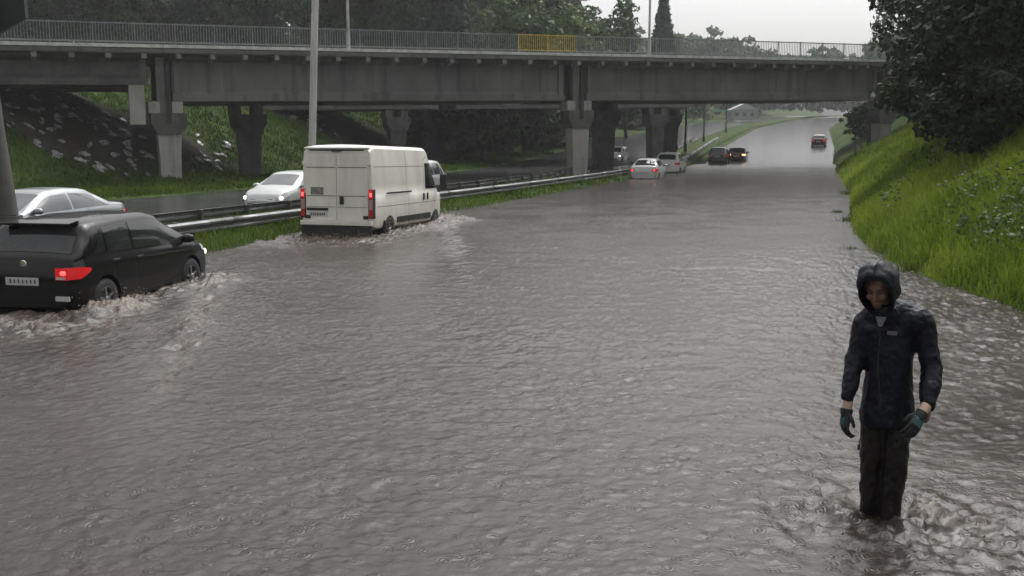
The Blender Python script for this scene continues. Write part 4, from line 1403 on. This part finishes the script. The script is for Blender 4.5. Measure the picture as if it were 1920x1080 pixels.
def crown_spruce(seed, h, rb, leaf, n):
    r = np.random.default_rng(seed)
    lv = r.uniform(.06, 1, n) ** .8
    ang = r.uniform(0, 2 * np.pi, n)
    whorl = np.floor(lv * 26) / 26
    rad = rb * (1 - whorl) ** .85 * r.uniform(.15, 1, n) ** .6 * (.85 + .25 * np.sin(ang * 5 + whorl * 40))
    z = h * (.08 + .92 * whorl) - rad * .28 + r.normal(0, .12, n)
    P = np.stack([rad * np.cos(ang), rad * np.sin(ang), z], 1)
    V, F = quads(P, leaf, r, np.stack([np.cos(ang), np.sin(ang), 0 * ang - .4], 1))
    return V, F, r.random(n), P[:12]

def crown_birch(seed, h, rx, strands, leaf):
    r = np.random.default_rng(seed)
    P = []
    for _ in range(strands):
        a = r.uniform(0, 2 * np.pi); q = rx * r.uniform(.15, 1) ** .6
        z0 = h * r.uniform(.45, 1) * (1 - .25 * (q / rx) ** 2)
        ln = r.uniform(.8, 3.2)
        k = int(ln * 26)
        s = np.linspace(0, 1, k)
        w = r.normal(0, .10, (k, 3)) * np.array([1, 1, .6])
        P.append(np.stack([q * np.cos(a) + .25 * s * np.cos(a), q * np.sin(a) + .25 * s * np.sin(a), z0 - ln * s], 1) + w)
    P = np.concatenate(P)
    V, F = quads(P, leaf, r)
    return V, F, r.random(len(P)), P[:: max(1, len(P) // 14)][:14]

def trunk_mesh(name, h, r0, limbs, seed, top=.85):
    r = np.random.default_rng(seed)
    mb = MB()
    pts = [(0, 0, -.6)]
    x = y = 0
    for k in range(1, 7):
        x += r.normal(0, .012 * h); y += r.normal(0, .012 * h)
        pts.append((x, y, h * top * k / 6))
    mb.tube(pts, [r0 * 1.25] + [r0 * (1 - .14 * k) for k in range(1, 7)], 8)
    for c in limbs:
        c = Vector([float(q) for q in c])
        zb = max(h * .15, min(c.z * .62, h * .7))
        k = min(5, max(1, int(zb / (h * top) * 6)))
        b = Vector(pts[k])
        m_ = b.lerp(c, .5) + Vector((0, 0, -.04 * h * 0 + .03 * h))
        mb.tube([b, m_, c], [r0 * .42, r0 * .25, r0 * .07], 5)
    me = mb.mesh(name)
    me.materials.append(M['bark']); me.shade_smooth()
    return me

KINDS = {}
def kind(key, gen, m, h, r0, nl=9):
    V, F, T, cen = gen
    me = np_mesh('crown', V, F, {'tint': ('FACE', T)})
    me.materials.append(M[m])
    KINDS[key] = (me, trunk_mesh('trunk', h, r0, cen[:nl], hash(key) % 97 if False else len(key) + 3), h)
kind('broad_a', crown_broad(21, 18, 5.2, 7.0, 11.0, 190, 60, .42), 'leaf_mid', 18, .28)
kind('broad_b', crown_broad(22, 18, 4.4, 7.6, 10.6, 170, 60, .42), 'leaf_dark', 18, .26)
kind('broad_c', crown_broad(23, 16, 5.8, 6.0, 10.2, 190, 60, .45), 'leaf_dark', 16, .30)
kind('broad_light', crown_broad(24, 15, 4.2, 6.2, 9.0, 170, 60, .38), 'leaf_light', 15, .22)
kind('spruce_a', crown_spruce(25, 20, 3.6, .5, 6500), 'needle', 20, .24, 0)
kind('spruce_b', crown_spruce(26, 17, 3.0, .5, 5500), 'needle', 17, .22, 0)
kind('birch_a', crown_birch(27, 18, 4.6, 190, .17), 'leaf_dark', 18, .2, 10)
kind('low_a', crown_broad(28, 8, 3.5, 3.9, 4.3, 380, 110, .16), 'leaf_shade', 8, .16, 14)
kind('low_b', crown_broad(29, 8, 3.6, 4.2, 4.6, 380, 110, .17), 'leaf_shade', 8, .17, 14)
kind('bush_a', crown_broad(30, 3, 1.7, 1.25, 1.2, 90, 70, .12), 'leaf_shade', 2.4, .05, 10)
kind('bush_b', crown_broad(31, 3, 1.8, 1.2, 1.1, 70, 60, .20), 'leaf_mid', 2.2, .05, 8)
kind('bush_c', crown_broad(33, 3, 1.9, 1.7, 1.5, 80, 45, .26), 'leaf_dark', 2.6, .06, 8)
kind('sapling', crown_broad(32, 4.5, 1.2, 1.6, 3.0, 60, 45, .16), 'leaf_shade', 4.5, .05, 8)

def tree(key, x, y, s, label, group=None, name='tree', cat='tree', rz=None, z=None, sz=None):
    me, tm, h = KINDS[key]
    gz = float(ground_z(x, y)) if z is None else z
    t = thing(name, label, cat, (x, y, gz), random.uniform(0, 6.28) if rz is None else rz, group)
    t.scale = (s, s, sz or s)
    link('trunk', tm, None, t)
    link('crown', me, None, t)
    return t

# the wood behind the overpasses, on the left bank
WOOD = 'tall trees of the dim wood behind the overpass'
LBL = {'broad_a': 'tall leafy tree in the dim green wood behind the overpass',
       'broad_b': 'tall narrow dark tree in the dim wood behind the overpass',
       'broad_c': 'broad dark tree in the dim wood behind the overpass',
       'spruce_a': 'tall dark conifer in the dim wood behind the overpass', 'spruce_b': 'smaller dark conifer in the dim wood behind the overpass'}
keys = ['broad_a', 'broad_b', 'broad_c', 'spruce_a', 'broad_a', 'broad_c', 'broad_b', 'spruce_b']
i = 0
for row, (D, u0, u1, st) in enumerate(((112, 20, 1010, 120), (128, 0, 1110, 105), (146, 40, 1130, 95), (170, 20, 1160, 90))):
    u = u0
    while u < u1:
        uu = u + random.uniform(-28, 28); dd = D + random.uniform(-6, 6)
        k = keys[(i * 5 + row) % len(keys)]
        x = (uu - 960) / 1900 * dd
        if x - float(G(dd)) < -17:
            tree(k, x, dd, random.uniform(.95, 1.3), LBL[k], WOOD)
        i += 1
        u += st
tree('broad_light', (1045 - 960) / 1900 * 122, 122, 1.18, 'yellow-green leafy tree above the yellow railing section')
tree('broad_light', (960 - 960) / 1900 * 130, 130, 1.22, 'pale green tree just left of the yellow railing section')
tree('spruce_a', (1172 - 960) / 1900 * 150, 150, .98, 'tall spruce at the wood edge beside the open sky')
tree('spruce_b', (1236 - 960) / 1900 * 165, 165, 1.35, 'grey hazy spruce farthest right of the left wood')
tree('broad_a', (1120 - 960) / 1900 * 140, 140, 1.05, 'full grey-green tree left of the tall spruce')

for k in range(26):
    dd = 92 + k * 4.2 + random.uniform(-1.5, 1.5)
    tt = random.uniform(-27, -17.5)
    tree('bush_c', float(G(dd)) + tt, dd, random.uniform(1.5, 2.6), 'dark shrub in the undergrowth beside the oncoming lanes, beyond the overpass', 'shrubs along the far left verge', name='shrub', cat='shrub')

# far wood: one hazy mass up the road
def far_wood():
    r = np.random.default_rng(44)
    V, F, T = [], [], []
    k = 0
    protos = [crown_broad(50 + j, 16, 5.2, 6.2, 9.0, 70, 26, .95)[:3] for j in range(3)] + [crown_spruce(54, 18, 3.3, .9, 1500)[:3]]
    for D, u0, u1, st, hs in ((205, 300, 1330, 34, .95), (250, 900, 1480, 26, .9), (300, 1180, 1720, 18, 1.1), (345, 1150, 1800, 11, 1.45), (400, 1150, 1900, 9, 1.7)):
        u = u0
        while u < u1:
            dd = D + r.uniform(-10, 10)
            x = (u + r.uniform(-12, 12) - 960) / 1900 * dd
            t = x - float(G(dd))
            if -17 < t < float(RW(dd)) + 3 and D < 340:
                u += st; continue
            v, f, tt = protos[r.integers(0, 4) if D < 260 else r.integers(0, 3)]
            s = (r.uniform(.75, 1.15) if D < 260 else r.uniform(.82, 1.05)) * hs
            z = float(ground_z(np.array([x]), np.array([dd]), False)[0])
            z = min(z, 16)
            a = r.uniform(0, 6.28); c, q = math.cos(a), math.sin(a)
            w = np.stack([v[:, 0] * c - v[:, 1] * q, v[:, 0] * q + v[:, 1] * c, v[:, 2]], 1) * s + np.array([x, dd, z - 1.0])
            V.append(w); F.append(f + k); T.append(tt); k += len(v)
            u += st
    me = np_mesh('far_wood', np.concatenate(V), np.concatenate(F), {'tint': ('FACE', np.concatenate(T))})
    tag(link('far_wood', me, 'leaf_mid'), 'hazy grey wood closing the view up the road', 'wood', kind='stuff')
far_wood()

# right bank
tree('birch_a', 37.0, 92, 1.1, 'hazy drooping birch behind the right end of the overpass')
tree('low_a', 30.0, 58, 1.2, 'dark leafy tree hiding the right end of the overpass')
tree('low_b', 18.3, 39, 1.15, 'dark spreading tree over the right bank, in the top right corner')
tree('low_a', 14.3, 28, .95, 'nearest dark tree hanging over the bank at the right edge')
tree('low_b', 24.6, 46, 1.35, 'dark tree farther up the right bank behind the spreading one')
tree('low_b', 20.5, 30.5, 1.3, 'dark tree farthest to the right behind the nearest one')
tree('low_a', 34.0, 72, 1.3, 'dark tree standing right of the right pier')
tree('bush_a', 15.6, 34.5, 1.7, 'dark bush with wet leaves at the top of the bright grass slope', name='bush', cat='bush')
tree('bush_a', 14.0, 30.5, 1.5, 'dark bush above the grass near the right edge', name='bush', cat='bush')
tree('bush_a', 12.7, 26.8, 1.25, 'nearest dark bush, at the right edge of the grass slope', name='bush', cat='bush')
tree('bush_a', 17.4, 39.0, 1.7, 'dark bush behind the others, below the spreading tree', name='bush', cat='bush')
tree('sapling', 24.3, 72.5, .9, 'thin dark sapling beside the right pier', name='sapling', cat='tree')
tree('bush_b', 28.0, 66.0, 1.2, 'green bush up the slope below the right end of the overpass', name='bush', cat='bush')

def blades(name, label, pts, length, width, r, m, lean=.5):
    n = len(pts)
    a = r.uniform(0, 2 * np.pi, n)
    w = np.stack([np.cos(a), np.sin(a), 0 * a], 1) * (width / 2)[:, None]
    b = r.uniform(0, 2 * np.pi, n); k = r.uniform(.1, lean, n)
    tip = np.stack([np.cos(b) * k, np.sin(b) * k, np.sqrt(1 - k ** 2)], 1) * length[:, None]
    mid = np.stack([np.cos(b) * k * .3, np.sin(b) * k * .3, .62 + 0 * k], 1) * length[:, None]
    V = np.stack([pts - w, pts + w, pts + mid + w * .7, pts + tip * np.array([1.15, 1.15, .92]), pts + mid - w * .7], 1).reshape(-1, 3)
    i = np.arange(n)[:, None] * 5
    F = np.concatenate([i + np.array([0, 1, 2]), i + np.array([0, 2, 4]), i + np.array([4, 2, 3])], 0)
    patch = np.clip(.5 + .22 * samp(N_LOW, pts[:, 0], pts[:, 1], 19.0) + r.normal(0, .16, n), 0, 1)
    me = np_mesh(name, V, F, {'tint': ('FACE', np.tile(patch, 3))})
    tag(link(name, me, m), label, 'grass', kind='stuff')

def scatter(n, ya, yb, ta, tb, r, p=2.2):
    u = r.random(n)
    e = 1 - p
    y = (ya ** e + u * (yb ** e - ya ** e)) ** (1 / e)
    t = ta(y) + (tb(y) - ta(y)) * r.random(n)
    x = t + G(y)
    return np.stack([x, y, ground_z(x, y)], 1), t

r = np.random.default_rng(61)
P, t_ = scatter(170000, 12.0, 82, lambda y: RW(y) - 1.0, lambda y: RW(y) + 11, r, 1.9)
keep = (t_ - RW(P[:, 1])) > -.72 + .28 * samp(N_LOW, P[:, 0] * 3, P[:, 1] * 3, 8.0)
P, t_ = P[keep], t_[keep]
sc = np.clip(P[:, 1] / 26, .7, 2.2)
blades('grass', 'lush bright green grass covering the right bank', P - [0, 0, .03], r.uniform(.22, .55, len(P)) * np.clip(.75 + (t_ - RW(P[:, 1])) * .5, .55, 1.15), r.uniform(.02, .045, len(P)) * sc, r, 'grass_bright', .75)
P, t_ = scatter(34000, 13, 60, lambda y: -2.9 + 0 * y, lambda y: med_edge(y) - .02, r, 1.9)
sc = np.clip(P[:, 1] / 26, .7, 2.2)
blades('grass', 'short grass on the median between the guardrails', P - [0, 0, .02], r.uniform(.10, .30, len(P)), r.uniform(.015, .03, len(P)) * sc, r, 'grass_dark', .7)
P, t_ = scatter(150000, 28, 110, lambda y: -38 + 0 * y, lambda y: -15.7 + 0 * y, r, 1.6)
P = P[under_bridge(P[:, 0], P[:, 1]) < r.random(len(P)) * .9 + .1]
sc = np.clip(P[:, 1] / 40, .8, 2.4)
blades('grass', 'dark green grass on the left embankment below the overpass', P - [0, 0, .03], r.uniform(.16, .36, len(P)), r.uniform(.025, .05, len(P)) * sc, r, 'grass_dark', .7)

def ground_leaves(n, seed, label, ya, yb, t0, t1, size, m):
    r = np.random.default_rng(seed)
    P, t_ = scatter(n, ya, yb, lambda y: RW(y) + t0, lambda y: RW(y) + t1, r, 1.9)
    dens = samp(N_LOW, P[:, 0] * 1.0, P[:, 1] * 1.0, 9.0)
    P = P[dens > .15]
    P[:, 2] += r.uniform(.02, .55, len(P))
    V, F = quads(P, size, r, np.tile(np.array([[0, -.3, .8]]), (len(P), 1)))
    me = np_mesh('weeds', V, F, {'tint': ('FACE', r.random(len(P)))})
    tag(link('weeds', me, m), label, 'weeds', kind='stuff')
ground_leaves(26000, 71, 'dark broad-leaved weeds low on the right bank', 13, 40, .4, 7, .075, 'leaf_mid')

# tussocks standing in the water along the right edge
def tussock(x, y, s, seed, label):
    r = np.random.default_rng(seed)
    n = 160
    p = np.stack([r.normal(0, .22, n) * s, r.normal(0, .16, n) * s, np.full(n, -.1)], 1)
    a = r.uniform(0, 6.28, n)
    w = np.stack([np.cos(a), np.sin(a), 0 * a], 1) * .012
    tip = np.stack([r.normal(0, .16, n), r.normal(0, .16, n), r.uniform(.2, .5, n)], 1) * s
    V = np.stack([p - w, p + w, p + tip], 1).reshape(-1, 3)
    me = np_mesh('tussock', V, np.arange(3 * n).reshape(n, 3), {'tint': ('FACE', r.random(n))})
    o = link('tussock', me, 'grass_dark')
    o.location = (x, y, 0)
    tag(o, label, 'grass tussock', 'tussocks standing in the flood edge')
tl_ = ['grass tussock in the water just behind the standing person', 'small grass tussock in the water at the bank, second from the person',
       'third grass tussock in the water along the right bank', 'fourth grass tussock in the water along the right bank', 'farthest grass tussock in the water along the right bank']
for k, (yy, tt) in enumerate(((19.0, -.35), (22.8, -.85), (30.5, -.30), (34.0, -.75), (45.0, -.4))):
    tussock(float(G(yy) + RW(yy)) + tt, yy, (.6, .38, .75, .5, .9)[k], 80 + k, tl_[k])

# ------------------------------------------------------------------ stones pitched on the slopes under the overpasses
ground = bpy.data.objects['ground']
def stone_mesh(seed):
    r = np.random.default_rng(seed)
    bm = bmesh.new()
    bmesh.ops.create_icosphere(bm, subdivisions=2, radius=1)
    for v in bm.verts:
        d = 1 + .22 * math.sin(v.co.x * 3 + seed) * math.cos(v.co.y * 4 + seed * 2) + r.normal(0, .05)
        v.co = Vector((v.co.x * d * .36, v.co.y * d * .27, max(-.08, v.co.z * d * .13)))
    me = bpy.data.meshes.new('stone')
    bm.to_mesh(me); bm.free()
    me.materials.append(M['stone'])
    return me
SM = [stone_mesh(k) for k in range(4)]
r = np.random.default_rng(90)
cnt = 0
for (a0, a1, n0, n1, num) in ((-8.5, -1.0, -.5, 8.0, 95), (2.0, 11.0, 6, 11, 35), (4.0, 16, 22, 30, 70)):
    for _ in range(num):
        a, n = r.uniform(a0, a1), r.uniform(n0, n1)
        p = bp(a, n, 0)
        z = float(ground_z(p.x, p.y))
        if z > 5.2 or z < .25: continue
        e = .3
        gx = (float(ground_z(p.x + e, p.y)) - float(ground_z(p.x - e, p.y))) / (2 * e)
        gy = (float(ground_z(p.x, p.y + e)) - float(ground_z(p.x, p.y - e))) / (2 * e)
        nrm = Vector((-gx, -gy, 1)).normalized()
        o = bpy.data.objects.new('stone', SM[cnt % 4]); COL.objects.link(o)
        o.parent = ground
        o.location = (p.x, p.y, z + .05)
        q = nrm.to_track_quat('Z', 'Y').to_euler()
        o.rotation_euler = (nrm.to_track_quat('Z', 'Y') @ Euler((0, 0, r.uniform(0, 6.28))).to_quaternion()).to_euler()
        s = r.uniform(.35, .95); o.scale = (s, s * r.uniform(.5, 1), s * r.uniform(.8, 1.3))
        cnt += 1

# ------------------------------------------------------------------ far side of the underpass: posts, shed
for k, (y, tt, h, lb) in enumerate(((108, -1.4, 8.5, 'dark lamp post in the median beyond the overpass, left of the other two'), (132, -1.4, 5.2, 'dark post on the far median, middle of three'), (166, -1.4, 4.5, 'smallest dark post far up the median'))):
    street_lamp('street_lamp', (float(G(y)) + tt, y, float(rise(y)) + .1), h, .13, .09, lb, 'posts on the far median', m='post_steel', arm=(k == 0))
t = thing('shed', 'pale gabled building far off in the haze under the overpass', 'building', (56, 250, float(rise(250)) + .6))
t.scale = (.7, .7, .7)
MB().box((0, 0, 1.6), (9, 7, 3.2)).build('wall', 'wall_pale', t)
MB().prism([(-5, 3.21), (5, 3.21), (0, 5.4)], (0, -3.8, 0), (1, 0, 0), (0, 0, 1), (0, 1, 0), 7.6).build('roof', 'roof_pale', t)
for x in (-2.6, 0, 2.6):
    w = MB().box((x, -3.52, 1.7), (1.1, .05, 1.2)).build('window', 'glass_clear', t)
t = thing('canopy', 'low green canopy beside the far pale building', 'canopy', (50.5, 248, float(rise(248)) + .6))
t.scale = (.8, .8, .7)
MB().box((0, 0, 3.0), (6, 4, .5)).build('roof', 'green_sheet', t)
for x in (-2.6, 2.6):
    MB().box((x, -1.5, 1.37), (.2, .2, 2.74)).build('post', 'wall_pale', t)

# ------------------------------------------------------------------ the rainy air
def haze():
    m = bpy.data.materials.new('rain_haze')
    m.use_nodes = True
    n, l = m.node_tree.nodes, m.node_tree.links
    n.remove(n['Principled BSDF'])
    v = n.new('ShaderNodeVolumePrincipled')
    v.inputs['Color'].default_value = (.93, .94, .95, 1)
    v.inputs['Density'].default_value = .00042
    v.inputs['Anisotropy'].default_value = .2
    l.new(v.outputs[0], n['Material Output'].inputs['Volume'])
    o = MB().box((0, 320, 20.5), (1660, 860, 47)).build('haze', m)
    tag(o, 'thin grey rain haze filling the air', 'haze', kind='stuff')
haze()
